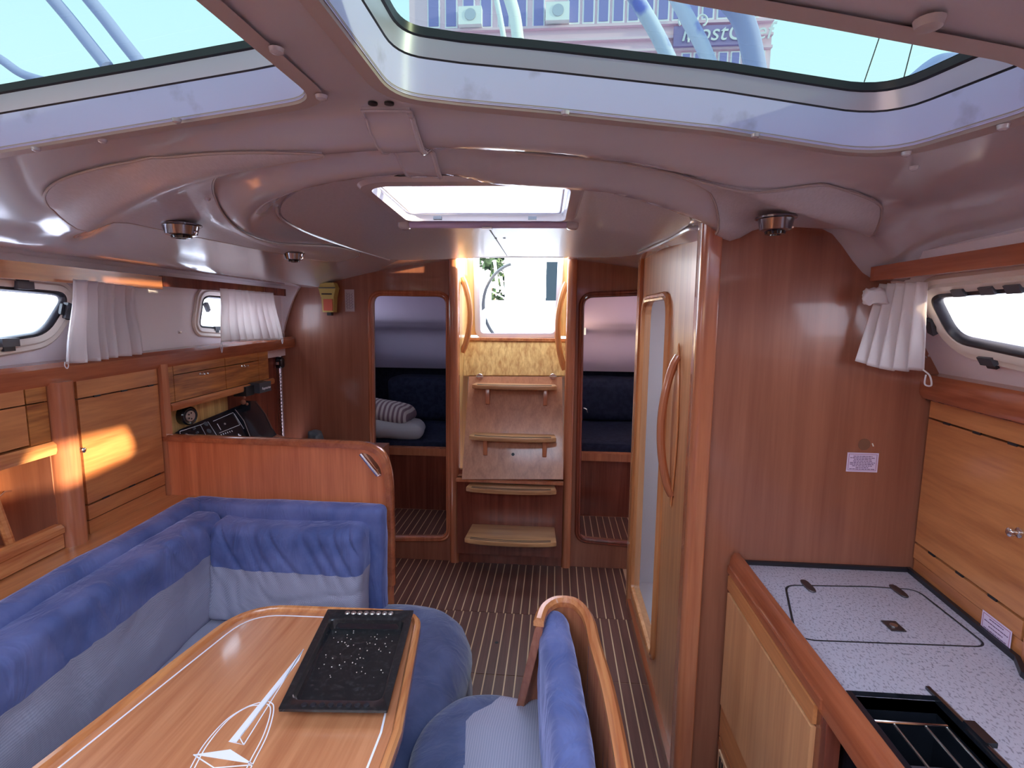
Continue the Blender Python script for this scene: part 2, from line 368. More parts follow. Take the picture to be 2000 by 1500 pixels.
plate(bm, [V((-1.75, BY, -.02)), V((-.62, BY, -.02))]+top, [DL], (0, .035, 0))
wa = struct('wall_aft_port', bm, wood_z, False)
bm = plate(B(), [V((.09, BY, -.02)), V((1.0, BY, -.02)), V((1.0, BY, 1.97)), V((.09, BY, 1.97))], [DR], (0, .035, 0))
ws = struct('wall_aft_starboard', bm, wood_z, False)
tprof = [(-.006, 0), (.030, 0), (.030, .008), (.022, .016), (.012, .013), (.006, .018), (-.002, .014)]
def ring_frame(name, path, m, nrm, prof=tprof, parent=None):
    c = sum((V(p) for p in path), V())/len(path); t = V(path[1])-V(path[0]); s = t.cross(V(nrm))
    if s.dot(V(path[0])-c) < 0: path = path[::-1]
    return put(name, sweep(B(), path, prof, nrm, True), m, parent)
for nm, D in (('door_1', DL), ('door_2', DR)):
    o = ring_frame(nm, D, trim_z if nm == 'door_1' else trim_d, (0, -1, 0)); o['kind'] = 'structure'
lc = curve([PY(x, y, 3.262) for x, y in [(640, 516), (618, 526), (600, 543), (578, 578), (563, 620), (553, 660), (550, 690)]], 5)
struct('trim_liner_flange', plate(B(), lc+[V((-1.85, 3.262, lc[-1].z)), V((-1.85, 3.262, 1.99)), V((lc[0].x, 3.262, 1.99))], [], (0, -.02, 0)), white, False)
# post mouldings either side of the ladder
for i, x in enumerate((-.628, .092)):
    c = rnd([V((x-.03, 3.235, 0)), V((x+.03, 3.235, 0)), V((x+.03, 3.30, 0)), V((x-.03, 3.30, 0))], [.03, .03, 0, 0], 5)
    o = struct('trim_%d' % (i+1), plate(B(), c, [], (0, 0, 1.955)), trim_z)
# ------------------------------------------------------------------ aft cabins behind the doorways
for sgn, x0, x1, nm in ((-1, -1.78, -.66, 'port'), (1, .13, 1.3, 'starboard')):
    bm = B(); 
    for xa, out_ in ((x0-.03, sgn < 0), (x1, sgn > 0)):
        if out_: box(bm, (xa, 3.31, -.1), (xa+.03, 5.2, 1.56)); box(bm, (xa, 3.31, 1.72), (xa+.03, 5.2, 1.95)); box(bm, (xa, 4.25, 1.45), (xa+.03, 5.2, 1.72)); box(bm, (xa, 3.31, 1.45), (xa+.03, 3.5, 1.72))  # outer side keeps an unseen slot, added to light the cabin
        else: box(bm, (xa, 3.31, -.1), (xa+.03, 5.2, 1.95))
    struct('wall_%s_cabin_sides' % nm, bm, white, False)
    struct('ceiling_%s_cabin' % nm, plate(B(), [V((x0, 3.31, 1.92)), V((x0, 5.2, 1.92)), V((x0, 5.2, 1.97)), V((x0, 3.31, 1.97))], [], (x1-x0, 0, 0)), white, False)
    pr = curve([(x0, 4.85, 1.10), (x0, 4.75, 1.22), (x0, 4.66, 1.42), (x0, 4.50, 1.50), (x0, 4.38, 1.60), (x0, 4.30, 1.93)], 6)+[V((x0, 4.95, 1.93)), V((x0, 4.95, 1.10))]
    struct('wall_%s_cabin_liner' % nm, plate(B(), pr, [], (x1-x0, 0, 0)), mat('cabin_liner_'+nm, (.42, .38, .54) if sgn < 0 else (.56, .42, .54), .6))
    struct('wall_%s_cabin_aft' % nm, box(B(), (x0, 4.95, -.1), (x1, 5.0, 1.93)), navy, False)
    f2 = struct('floor_%s_cabin' % nm, box(B(), (x0, 3.305, .08), (x1, 3.80, .137)), pale_m, False)
    k = 0; xx = x0+.01
    while xx < x1-PW:
        plank(xx, xx+PW-.0062, 3.31, 3.79, .14, f2); xx += PW
    t = thing('berth', 'dark varnished berth front with navy mattress seen through the %s doorway' % ('left' if sgn < 0 else 'right'), 'berth', ((x0+x1)/2, 3.9, .14))
    put('berth_front', box(B(), (x0, 3.80, .137), (x1, 3.83, .56)), trim_d, t, False)
    put('edge_rail', bbox((x0, 3.775, .56), (x1, 3.84, .615), .012), trim_z, t)
    put('mattress', cushion((x0+.01, 3.84, .46), (x1-.01, 4.94, .68 if sgn > 0 else .66), .04, amp=.006, sc=3), navy, t)
    if sgn < 0:
        put('bolster', cushion((x0+.3, 4.55, .66), (x1-.01, 4.93, 1.04), .06, amp=.008, sc=4), navy, t)
    else:
        put('bolster', cushion((x0+.01, 4.62, .68), (x1-.1, 4.93, 1.06), .06, amp=.008, sc=4), navy, t)
def pillow(name, c, s, m, label, cat='pillow', rz=0, ry=0):
    R = Matrix.Rotation(rz, 3, 'Z') @ Matrix.Rotation(ry, 3, 'Y'); c = V(c)
    bm = cushion(V(s)*-.5, V(s)*.5, min(s)*.49, f=lambda p: c+R @ V((p.x, p.y, p.z*(1.25-2.2*max(abs(p.x/s[0]), abs(p.y/s[1]))**2))), div=(16, 14, 6), amp=.006, sc=9)
    return tag(put(name, bm, m), label, cat)
stripe = mat('striped_blanket', (.5, .5, .5), .9); T = stripe.node_tree
tcx = T.nodes.new('ShaderNodeTexCoord'); wv = T.nodes.new('ShaderNodeTexWave'); wv.inputs['Scale'].default_value = 9; cr = T.nodes.new('ShaderNodeValToRGB')
cr.color_ramp.elements[0].position = .45; cr.color_ramp.elements[0].color = (.16, .10, .13, 1); cr.color_ramp.elements[1].position = .5; cr.color_ramp.elements[1].color = (.42, .36, .36, 1)
T.links.new(tcx.outputs['Object'], wv.inputs[0]); T.links.new(wv.outputs[0], cr.inputs[0]); T.links.new(cr.outputs[0], T.nodes['Principled BSDF'].inputs[0])
pillow('pillow', (-1.27, 4.0, .72), (.52, .36, .13), mat('pillow_grey', (.34, .33, .36), .9), 'pale grey pillow lying on the berth behind the left doorway', rz=.2, ry=.1)
pillow('folded_blanket', (-1.36, 4.06, .83), (.50, .36, .15), stripe, 'striped folded blanket on top of the grey pillow in the left cabin', 'blanket', ry=.15)
tag(put('door_hook', tube(B(), curve([PY(1140, 797, 3.6), PY(1145, 799, 3.58), PY(1148, 805, 3.6)]), .003), chrome), 'small chrome hook glinting inside the right doorway', 'hook')

# ================================================================== companionway: recess, ladder and opening
XL, XR = -.60, .066
bm = B(); box(bm, (XL-.02, 3.29, 0), (XL, 3.78, 1.97)); o = struct('wall_companionway_port', bm, wood_pl, False)
bm = B(); box(bm, (XR, 3.29, 0), (XR+.02, 3.78, 1.97)); o = struct('wall_companionway_starboard', bm, wood_pl, False)
lad_m = wood('ladder_veneer', srgb(192, 134, 102), srgb(162, 106, 80), 2)
tread_m = wood('tread_teak', srgb(200, 150, 106), srgb(154, 104, 70), 0, rough=.35, coat=.2)
lad = thing('companionway_ladder', 'wooden engine box ladder with four curved steps under the companionway opening', 'ladder', (-.27, 3.2, 0))
struct('baseboard_aft', box(B(), (XL, 3.26, -.01), (XR, 3.29, .62)), trim_d, False)
YB, YT = 3.14, 3.42
bl, br_ = PY(902, 936, YB), PY(1100, 936, YB); tl_, tr_ = PY(916, 735, YT), PY(1098, 736, YT)
bl.x = max(bl.x, XL+.002); tl_.x = max(tl_.x, XL+.002); br_.x = min(br_.x, XR-.002); tr_.x = min(tr_.x, XR-.002)
nrm = (tr_-tl_).cross(bl-tl_).normalized(); nrm = nrm if nrm.y < 0 else -nrm
put('ladder_panel', bev(hexa(B(), [bl, br_, tr_, tl_], -nrm*.018), .002, 1), lad_m, lad)
tag(put('panel_edge', tube(B(), [bl+nrm*.001, br_+nrm*.001], .003, 6), trim_d, lad), '', '') if False else None
zb = bl.z
put('lower_front', box(B(), (XL+.002, 3.19, .09), (XR-.002, 3.21, zb-.004)), trim_d, lad, False)
put('lower_top', box(B(), (XL+.002, 3.15, zb-.02), (XR-.002, 3.26, zb-.004)), trim_z, lad, False)
def step(px, py_f, w, depth, Yb, name='step'):
    """py_f: pixel row of the front top edge; Yb: where the tread meets the panel"""
    Yf = Yb-depth; p0 = PY(px[0], py_f, Yf); p1 = PY(px[1], py_f, Yf); z = p0.z
    xa, xb = p0.x, p1.x; out = [V((xa+.012, Yb, z)), V((xa, Yf+.035, z))]
    out += [V((xa+(xb-xa)*t, Yf+.035-.035*math.sin(math.pi*t)**.55, z)) for t in [k/16 for k in range(1, 16)]]
    out += [V((xb, Yf+.035, z)), V((xb-.012, Yb, z))]
    s = put(name, bev(plate(B(), out, [], (0, 0, -.026)), .005, 2), tread_m, lad)
    for d in (.012, .030):
        g = [q+V((0, d, .0008)) for q in out[2:-2]]
        put('groove', sweep(B(), g, [(-.0032, -.002), (.0032, -.002), (.0032, .0005), (-.0032, .0005)], (0, 0, 1)), blackm, s)
    return z, xa, xb, Yf
def plY(z): return YB+(YT-YB)*(z-bl.z)/(tl_.z-bl.z)
for px, py in (((920, 1088), 752), ((914, 1087), 853)):
    z = PY(1000, py, 3.2).z
    z, xa, xb, Yf = step(px, py, .5, .13, plY(z)-.0)
    for x in (xa+.085, xb-.085):
        yb = plY(z-.05)
        put('bracket', bev(plate(B(), [V((x, Yf+.05, z-.026)), V((x, plY(z), z-.026)), V((x, plY(z-.13), z-.135)), V((x, plY(z-.13)-.022, z-.125))], [], (.026, 0, 0)), .005, 2), trim_z, lad)
step((908, 1087), 955, .5, .14, 3.19); step((905, 1087), 1056, .5, .26, 3.19)
for x in (937, 1080):
    c = PY(x, 735, YT-.004); s = put('hinge', bev(plate(B(), [c+V((.022*math.cos(a), 0, .017*math.sin(a))) for a in [k*math.pi/9 for k in range(18)]], [], (0, -.004, 0)), .001, 1), chrome, lad)
    put('hinge_pin', tube(B(), [c+V((-.022, -.006, 0)), c+V((.022, -.006, 0))], .003), steel, s)
c = PY(1002, 888, 3.2); q = plY(c.z); put('finger_hole', lathe(B(), [(.0001, 0), (.010, 0), (.010, .003), (.0001, .003)], V((c.x*q/3.2, q-.003, c.z)), nrm), blackm, lad)
# fascia above ladder
fa = PY(916, 733, YT); fb = PY(1098, 733, YT); fc = PY(1100, 664, 3.50); fd = PY(920, 664, 3.50)
for p in (fa, fd): p.x = XL+.002
for p in (fb, fc): p.x = XR-.002
struct('trim_companionway_fascia', hexa(B(), [fa, fb, fc, fd], (0, .02, -.01)), wood_pl, False)
struct('trim_companionway_sill', bbox((XL+.002, 3.49, fc.z-.01), (XR-.002, 3.585, fc.z+.008), .004), rail_m)
CY = 3.60
# opening frame
oL = [PY(938, 652, CY), PY(1084, 652, CY), PY(1091, 512, CY), PY(934, 512, CY)]
oL[2].z = oL[3].z = 2.02
pts = rnd([oL[0], oL[1], oL[2], oL[3]], [.035, .035, .01, .01])
out = [V((XL, CY, fc.z+.02)), V((XR, CY, fc.z+.02)), V((XR, CY, 2.04)), V((XL, CY, 2.04))]
struct('wall_companionway_aft', plate(B(), out, [pts], (0, .02, 0)), wood_pl, False)
o = ring_frame('trim_opening', pts, alu, (0, -1, 0), [(-.004, -.01), (.034, 0), (.034, .008), (.024, .012), (-.004, .010)]); o['kind'] = 'structure'
# curved grab handles
for sx, X0, pa, lab in ((1, XL, [(898, 568), (918, 610), (920, 650), (902, 712)], 'left'), (-1, XR, [(1109, 570), (1095, 625), (1096, 680), (1110, 765)], 'right')):
    z0, z1 = (1.36, 1.83) if sx > 0 else (1.26, 1.80)
    pth = []
    for k in range(17):
        t = k/16; z = z0+(z1-z0)*t; y = 3.38-.0*t; b = math.sin(math.pi*t)**.8
        pth.append(V((X0+sx*(.004+.052*b), 3.37, z)))
    tag(put('grab_handle', sweep(B(), pth, circ(.016, 8, 1.2, 1.1), (0, -1, 0)), rail_z), 'curved wooden grab handle on the %s side of the companionway' % lab, 'handle')

# ================================================================== head compartment module on starboard
FX = .44
WT = [V((FX, 1.5, 0)), V((1.35, 1.5, 0)), V((1.35, 1.5, 1.36)), V((1.12, 1.5, 1.44)), V((1.02, 1.5, 1.46)), V((.99, 1.5, 1.9)), V((FX, 1.5, 1.9))]
struct('wall_galley', plate(B(), [V((FX-.012, 1.5, 0)), V((1.78, 1.5, 0)), V((1.78, 1.5, 1.36)), V((1.09, 1.5, 1.37)), V((.87, 1.5, 1.74)), V((.84, 1.5, 1.9)), V((FX-.012, 1.5, 1.9))], [], (0, .03, 0)), wood_z, False)
hole = [PX(1262, 590, FX), PX(1296, 584, FX), PX(1276, 1246, FX), PX(1234, 1150, FX)]
ya, yb = (hole[0].y+hole[3].y)/2, (hole[1].y+hole[2].y)/2
ya, yb = 2.72, 2.13
HO = rnd([V((FX, ya, .17)), V((FX, yb, .17)), V((FX, yb, 1.67)), V((FX, ya, 1.67))], [.02, .05, .09, .09])
print('head door', [tuple(round(c, 3) for c in p) for p in hole])
struct('wall_head', plate(B(), [V((FX, 1.535, 0)), V((FX, 3.0, 0)), V((FX, 3.0, 1.92)), V((FX, 1.535, 1.92))], [HO], (.03, 0, 0)), wood_zl, False)
o = ring_frame('door_3', HO, rail_z, (-1, 0, 0)); o['kind'] = 'structure'
c = rnd([V((FX-.056, 1.488, 0)), V((FX-.006, 1.480, 0)), V((FX-.004, 1.56, 0)), V((FX+.01, 1.64, 0)), V((FX-.046, 1.60, 0))], [.03, .006, 0, .0, .03], 6)
struct('trim_corner_post', plate(B(), c, [], (0, 0, 1.885)), trim_z)
struct('trim_head_jamb', bbox((FX-.018, 2.80, 0), (FX+.02, 2.86, 1.90), .008), rail_z)
struct('baseboard_head', bbox((FX-.02, 1.56, 0), (FX, 2.80, .055), .008), trim_m)
bm = B(); box(bm, (.47, 3.0, 0), (1.7, 3.03, 1.9)); struct('wall_head_aft', bm, white, False)
struct('wall_head_inner', box(B(), (.83, 1.55, 0), (.86, 3.0, 1.9)), mat('head_liner', (.72, .70, .82), .35), False)
struct('wall_head_forward', box(B(), (.47, 1.535, 0), (.83, 1.56, 1.9)), white, False)
struct('floor_head', box(B(), (.47, 1.55, .0), (.85, 3.0, .05)), white, False)
t = thing('wall_switch', 'dark square light fitting on the white wall inside the head doorway', 'fixture', (.80, 2.5, 1.55))
put('back_plate', bbox((.815, 2.55, 1.50), (.83, 2.68, 1.66), .006), white, t); put('dark_face', bbox((.808, 2.58, 1.54), (.816, 2.65, 1.63), .003), blackg, t)
tag(put('towel_rail', tube(B(), [(.80, 2.60, 1.24), (.80, 2.86, 1.10)], .006), chrome), 'slanting bright rod inside the head doorway', 'rod')
tag(put('wash_basin_edge', bbox((.62, 2.45, .80), (.83, 2.75, .86), .02), navy), 'dark corner of a shelf inside the head doorway', 'shelf')
# tall curved handle / rail on the head face
hp = [PX(1325, 690, FX-.0), PX(1306, 745, FX-.02), PX(1297, 800, FX-.045), PX(1293, 850, FX-.05), PX(1293, 900, FX-.045), PX(1300, 945, FX-.02), PX(1308, 972, FX)]
t = thing('door_grab_rail', 'long bowed wooden grab rail on the light veneer beside the head door', 'handle', (FX, hp[3].y, 1.2))
zt, zb2 = 1.46, .95
pth = [V((FX-.004-.050*math.sin(math.pi*k/20)**.7, 1.93, zb2+(zt-zb2)*k/20)) for k in range(21)]
put('rail', sweep(B(), pth, circ(.015, 10, 1, 1.2), (0, 1, 0)), trim_z, t)
dd = [V((FX-.001, 1.93+.045*math.sin(math.pi*k/16), zb2-.05+(zt-zb2+.1)*k/16)) for k in range(17)]+[V((FX-.001, 1.93-.045*math.sin(math.pi*k/16), zt+.05-(zt-zb2+.1)*k/16)) for k in range(1, 16)]
put('base_plate', bev(plate(B(), dd, [], (-.008, 0, 0)), .003, 1), rail_z, t)

# ================================================================== ceiling moulding
def PC(x, y, dz=0):
    z = 1.66; hi = None
    while z < 2.0:                                   # first place where the line of sight meets the ceiling
        p = PZ(x, y, z)
        if z >= float(zc0(p.x, p.y))+dz: hi = z; break
        z += .01
    if hi is None: return PZ(x, y, 1.9)
    lo = hi-.01
    for _ in range(14):
        m = (lo+hi)/2; p = PZ(x, y, m)
        if m >= float(zc0(p.x, p.y))+dz: hi = m
        else: lo = m
    return PZ(x, y, hi)
oval = curve([PC(*p) for p in [(865, 322), (935, 338), (1040, 346), (1140, 352), (1245, 374), (1320, 400), (1352, 420), (1335, 447), (1245, 496), (1110, 500), (890, 503), (760, 505), (650, 470), (568, 436), (542, 403), (585, 365), (690, 335), (800, 321)]], 4, True)
oval = [(p.x, p.y) for p in oval]; OV = np.array(oval)
def sdist(X, Y, P):
    d = np.full(X.shape, 9.0)
    for i in range(len(P)):
        a, b = P[i], P[(i+1) % len(P)]; ab = b-a; L2 = ab @ ab+1e-12
        t = np.clip(((X-a[0])*ab[0]+(Y-a[1])*ab[1])/L2, 0, 1)
        d = np.minimum(d, np.hypot(X-a[0]-t*ab[0], Y-a[1]-t*ab[1]))
    return d
def Yr(X):
    dx = np.abs(X+.26); return .955+.30*dx**2+.0*X
def inside(X, Y, P):
    r = np.zeros(X.shape, bool); j = len(P)-1
    for i in range(len(P)):
        c = ((P[i][1] > Y) != (P[j][1] > Y)); xx = (P[j][0]-P[i][0])*(Y-P[i][1])/(P[j][1]-P[i][1]+1e-12)+P[i][0]
        r ^= c & (X < xx); j = i
    return r
def zc(X, Y):
    X = np.asarray(X, float); Y = np.asarray(Y, float); z = zc0(X, Y)
    d = sdist(X, Y, OV); ins = inside(X, Y, OV)
    k = np.clip((d-.005)/.17, 0, 1); bump = np.sin(math.pi*k)**1.3; fade = np.clip((2.55-Y)/.7, 0, 1)
    z = z-np.where(ins, 0, .044*bump*fade)
    u = (Y-Yr(X)-.075)/.085; side = np.clip((X-portX(Y)-.12)/.2, 0, 1)*np.clip((1.0-X)/.15, 0, 1)
    z = z-.036*np.exp(-(u*u)*2.0)*side
    u2 = (Y-Yr(X)+.005)/.006; z = z+.004*np.exp(-u2*u2)
    return z
def hpoly(pts, r): return [(p.x, p.y) for p in rnd([V((a, b, 0)) for a, b in pts], r, 7)]
def lipxy(x, y): p = PC(x, y); return (p.x, p.y)
H_L = hpoly([(-.405, .50), (-1.14, .62), (-1.20, .80), lipxy(-190, 326), lipxy(0, 290), lipxy(300, 240), lipxy(500, 208), lipxy(613, 189)], [.04, .05, .05, .06, 0, 0, 0, .05])
H_R = hpoly([(-.262, .50), lipxy(772, 182), lipxy(900, 196), lipxy(1080, 212), lipxy(1400, 248), lipxy(1718, 302), lipxy(2040, 202), (lipxy(2010, 125)), lipxy(1600, 45), lipxy(1340, 0)], [.04, .06, 0, 0, 0, .09, .04, .04, 0, 0])
H_FL = hpoly([(-1.15, -1.15), (-1.15, .28), (-.405, .28), (-.405, -1.15)], .08)  # unseen forward pair, added and sized to brighten the saloon
H_FR = hpoly([(-.250, -1.15), (-.250, .28), (.56, .28), (.56, -1.15)], .08)
hs = [PC(*p) for p in [(722, 352), (1112, 350), (1100, 421), (800, 421)]]
H_S = hpoly([(p.x, p.y) for p in hs], .05)
H_HD = hpoly([(.52, 1.85), (.78, 1.85), (.78, 2.35), (.52, 2.35)], .04)  # unseen opening added over the head so daylight reaches its walls
def cdt_surface(outer, holes, zf, step, dz=0):
    vs = [tuple(p) for p in outer]; ed = [(i, (i+1) % len(outer)) for i in range(len(outer))]
    for h in holes:
        b = len(vs); vs += [tuple(p) for p in h]; ed += [(b+i, b+(i+1) % len(h)) for i in range(len(h))]
    xs = [p[0] for p in outer]; ys = [p[1] for p in outer]
    gx = np.arange(min(xs)+step*.5, max(xs), step); gy = np.arange(min(ys)+step*.5, max(ys), step)
    GX, GY = np.meshgrid(gx, gy); GX = GX.ravel(); GY = GY.ravel()
    ok = inside(GX, GY, np.array(outer)) & (sdist(GX, GY, np.array(outer)) > step*.3)
    for h in holes: ok &= ~inside(GX, GY, np.array(h)) & (sdist(GX, GY, np.array(h)) > step*.3)
    vs += list(zip(GX[ok].tolist(), GY[ok].tolist()))
    r = delaunay_2d_cdt([V(p).to_2d() if len(p) > 2 else V(p) for p in vs], ed, [], 0, 1e-6)
    v2, tri = r[0], r[2]
    X = np.array([p[0] for p in v2]); Y = np.array([p[1] for p in v2]); Z = zf(X, Y)+dz
    T3 = np.array([list(t) for t in tri]); cx = X[T3].mean(1); cy = Y[T3].mean(1)
    keep = inside(cx, cy, np.array(outer))
    for h in holes: keep &= ~inside(cx, cy, np.array(h))
    bm = B(); bv = [bm.verts.new(c) for c in zip(X.tolist(), Y.tolist(), Z.tolist())]
    for t in T3[keep]: bm.faces.new([bv[i] for i in t])
    bmesh.ops.delete(bm, geom=[v for v in bm.verts if not v.link_faces], context='VERTS')
    return bm
outl = [(-1.70, -1.99), (1.02, -1.99), (1.02, 3.30), (.06, 3.30), (.06, 3.19), (-.60, 3.19), (-.60, 3.30), (-1.76, 3.30), (-1.72, 1.5)]
ceil = put('ceiling', cdt_surface(outl, [H_L, H_R, H_FL, H_FR, H_S, H_HD], zc, .028), gel, None, True, 'structure')
def panel(outline_px, name='ceiling_panel', m=gelm, dz=-.006, t=.008):
    p = [(q.x, q.y) for q in curve([PC(*c) for c in outline_px], 5, True)]
    return p
def add_panel(poly, holes=(), dz=-.005, m=gelm, zf=zc0, thick=.012, name='ceiling_panel', parent=ceil, step=.045):
    bm = cdt_surface(poly, list(holes), zf, step, dz)
    for f in bm.faces: f.normal_update()
    r = bmesh.ops.extrude_face_region(bm, geom=list(bm.faces)); bmesh.ops.translate(bm, verts=[g for g in r['geom'] if isinstance(g, bmesh.types.BMVert)], vec=(0, 0, thick))
    return put(name, bm, m, parent)
def shrink(P, s):
    n = len(P); A = sum(P[i][0]*P[(i+1) % n][1]-P[(i+1) % n][0]*P[i][1] for i in range(n)); sg = 1 if A > 0 else -1; out = []
    for i in range(n):
        a, b, c = P[i-1], P[i], P[(i+1) % n]; t = V((c[0]-a[0], c[1]-a[1], 0)); t.normalize(); out.append((b[0]-sg*t.y*s*1.0, b[1]+sg*t.x*s))
    return out
H_Sf = shrink(H_S, -.035)
add_panel(shrink(oval, .008), [shrink(H_S, -.012)], dz=-.006)
pl_L = panel([(90, 385), (112, 352), (200, 322), (300, 300), (430, 276), (560, 262), (628, 262), (520, 284), (440, 315), (413, 355), (428, 395), (480, 428), (545, 452), (700, 492), (640, 508), (400, 462), (250, 430), (130, 412)])
pl_R = panel([(1290, 326), (1150, 296), (1010, 268), (1100, 274), (1280, 302), (1450, 333), (1600, 352), (1690, 378), (1720, 400), (1700, 425), (1640, 440), (1520, 436), (1410, 432), (1408, 400), (1380, 365)])
zside = lambda X, Y: zc0(X, Y)
for P_ in (pl_L, pl_R):
    add_panel(P_, dz=-.0065, zf=zc, step=.024)
    put('panel_groove_shade', tube(B(), [V((a, b, float(zc(a, b))-.005)) for a, b in shrink(P_, -.003)], .0026, 6, True), flange_m, ceil)  # darker tube stands in for the shade along the panel groove
# seams
def on_ceil(px, dz=-.006): return [PC(*p, dz) for p in px]
put('panel_seam', tube(B(), curve(on_ceil([(950, 440), (965, 462), (990, 500)], -.008), 6), .0022, 6), blackm, ceil)
put('edge_bead', tube(B(), curve(on_ceil([(1246, 496), (1300, 472), (1345, 448), (1375, 446)], -.012), 6), .007, 8), gel, ceil)
put('edge_bead', tube(B(), curve(on_ceil([(540, 400), (556, 432), (640, 470), (760, 507)], -.004), 6), .006, 8), gel, ceil)
# hatch assemblies
def pr3(P, h, zf=zc): 
    X = np.array([p[0] for p in P]); Y = np.array([p[1] for p in P]); Z = zf(X, Y); return [V((x, y, z+h)) for x, y, z in zip(X.tolist(), Y.tolist(), Z.tolist())]
def bridge(bm, A, Bq):
    a = [bm.verts.new(p) for p in A]; b = [bm.verts.new(p) for p in Bq]
    for i in range(len(a)):
        j = (i+1) % len(a); bm.faces.new((a[i], a[j], b[j], b[i]))
def hatch(n, P, g):
    bm = B(); bridge(bm, pr3(shrink(P, -.001), -.002), pr3(shrink(P, .003), .054)); rv = put('window_%d' % n, bm, reveal, None, True, 'structure')
    bm = B(); bridge(bm, pr3(shrink(P, -.028), -.004), pr3(shrink(P, -.004), -.006)); bridge(bm, pr3(shrink(P, -.004), -.006), pr3(P, .003)); put('flange', bm, flange_m, rv)
    bm = B(); bridge(bm, pr3(shrink(P, .002), .0535), pr3(shrink(P, .005), .0565)); put('seam', bm, seal, rv)
    bm = B(); bridge(bm, pr3(shrink(P, .005), .0565), pr3(shrink(P, .012), .082)); put('window_frame', bm, alu, rv)
    bm = B(); bridge(bm, pr3(shrink(P, .011), .081), pr3(shrink(P, .016), .083)); bridge(bm, pr3(shrink(P, .016), .083), pr3(shrink(P, .018), .094)); put('gasket', bm, seal, rv)
    bm = cdt_surface(shrink(P, .012), [], zc0, .12, .093); put('pane', bm, g, rv)
    return rv
hatch(1, H_L, acryl); hatch(2, H_R, acryl); hatch(3, H_FL, clear); hatch(4, H_FR, clear)  # the forward pair is unseen, clear glazed to let in more daylight
# small square deck hatch with its trim ring and blind
bm = B(); bridge(bm, pr3(H_S, -.004, zc0), pr3(shrink(H_S, -.004), .08, zc0)); sh = put('window_5', bm, alu, None, True, 'structure')
bm = B(); R0, R1, R2 = shrink(H_S, -.045), shrink(H_S, -.035), shrink(H_S, -.006)
bridge(bm, pr3(R0, -.004, zc0), pr3(R1, -.016, zc0)); bridge(bm, pr3(R1, -.016, zc0), pr3(R2, -.020, zc0)); bridge(bm, pr3(R2, -.020, zc0), pr3(H_S, -.004, zc0)); bridge(bm, pr3(H_S, -.004, zc0), pr3(shrink(H_S, .002), .01, zc0))
put('window_frame', bm, mat('hatch_trim_grey', (.46, .42, .44), .3, coat=.4), sh)
put('inner_bead', sweep(B(), pr3(shrink(H_S, .010), .004, zc0), circ(.004, 6), (0, 0, 1), True), alu, sh)
put('pane', cdt_surface(H_S, [], zc0, .15, .07), frost, sh)
tag(put('hatch_latch', bbox(PC(918, 352)+V((0, .02, .01)), PC(958, 352)+V((0, .05, .045)), .006), dgrey), 'grey latch block at the far edge of the small ceiling hatch', 'latch')
for px in ((690+170/4-2, 428-14), (1055-8, 418)): pass
for cxp in (855, 1040):
    p = PC(cxp, 415); put('catch', bbox(p+V((-.014, -.010, -.024)), p+V((.014, .004, -.014)), .003), dgrey, sh)
a, b = PC(790, 432), PC(1118, 432)
t = thing('blind_roller', 'lilac roller blind cassette along the near edge of the small ceiling hatch', 'blind', (a+b)/2)
pth = [a+V((0, 0, -.012)), b+V((0, 0, -.012))]
put('cassette', sweep(B(), pth, circ(.016, 12, 1, .8), (0, 0, 1)), mat('lilac_plastic', (.60, .52, .80), .35), t)
for q, d in ((pth[0], -1), (pth[1], 1)):
    put('end_cap', cushion(q-V((.022, .024, .018)), q+V((.022, .024, .016)), .014, div=(6, 6, 6), amp=0), gel, t)
q = (pth[0]+pth[1])/2; put('pull_tab', bbox(q+V((-.018, -.026, -.018)), q+V((.018, .006, -.012)), .006), frame_w, t)
# beam cover between the long hatches
cv = [PC(*p) for p in [(706, 207), (722, 232), (802, 303), (862, 305), (860, 296), (800, 207)]]
cv2 = []
for i in range(len(cv)):
    a_, b_ = cv[i], cv[(i+1) % len(cv)]; cv2 += [((a_.lerp(b_, k/8)).x, (a_.lerp(b_, k/8)).y) for k in range(8)]
add_panel(cv2, dz=-.006, zf=zc, thick=.010, step=.02, m=gel, name='beam_cover')
put('beam_cover_outline', tube(B(), [V((a, b, float(zc(a, b))-.0065)) for a, b in cv2], .0028, 6, True), gel, ceil)
put('beam_cover_edge', tube(B(), [V((q.x, q.y, float(zc(q.x, q.y))-.007)) for q in curve([PC(800, 209), PC(815, 235), PC(838, 268), PC(860, 298)], 8)], .005, 8), gel, ceil)
for x in (728, 760):
    p = PC(x, 199); put('screw_hole', lathe(B(), [(.0001, -.001), (.008, -.001), (.008, -.004), (.0001, -.004)], p, n=12), blackm, ceil)
for x, y in ((968, 466), (985, 466)): put('screw_hole', lathe(B(), [(.0001, 0), (.006, 0), (.006, .002), (.0001, .002)], PC(x, y, -.009), n=10), blackm, ceil)
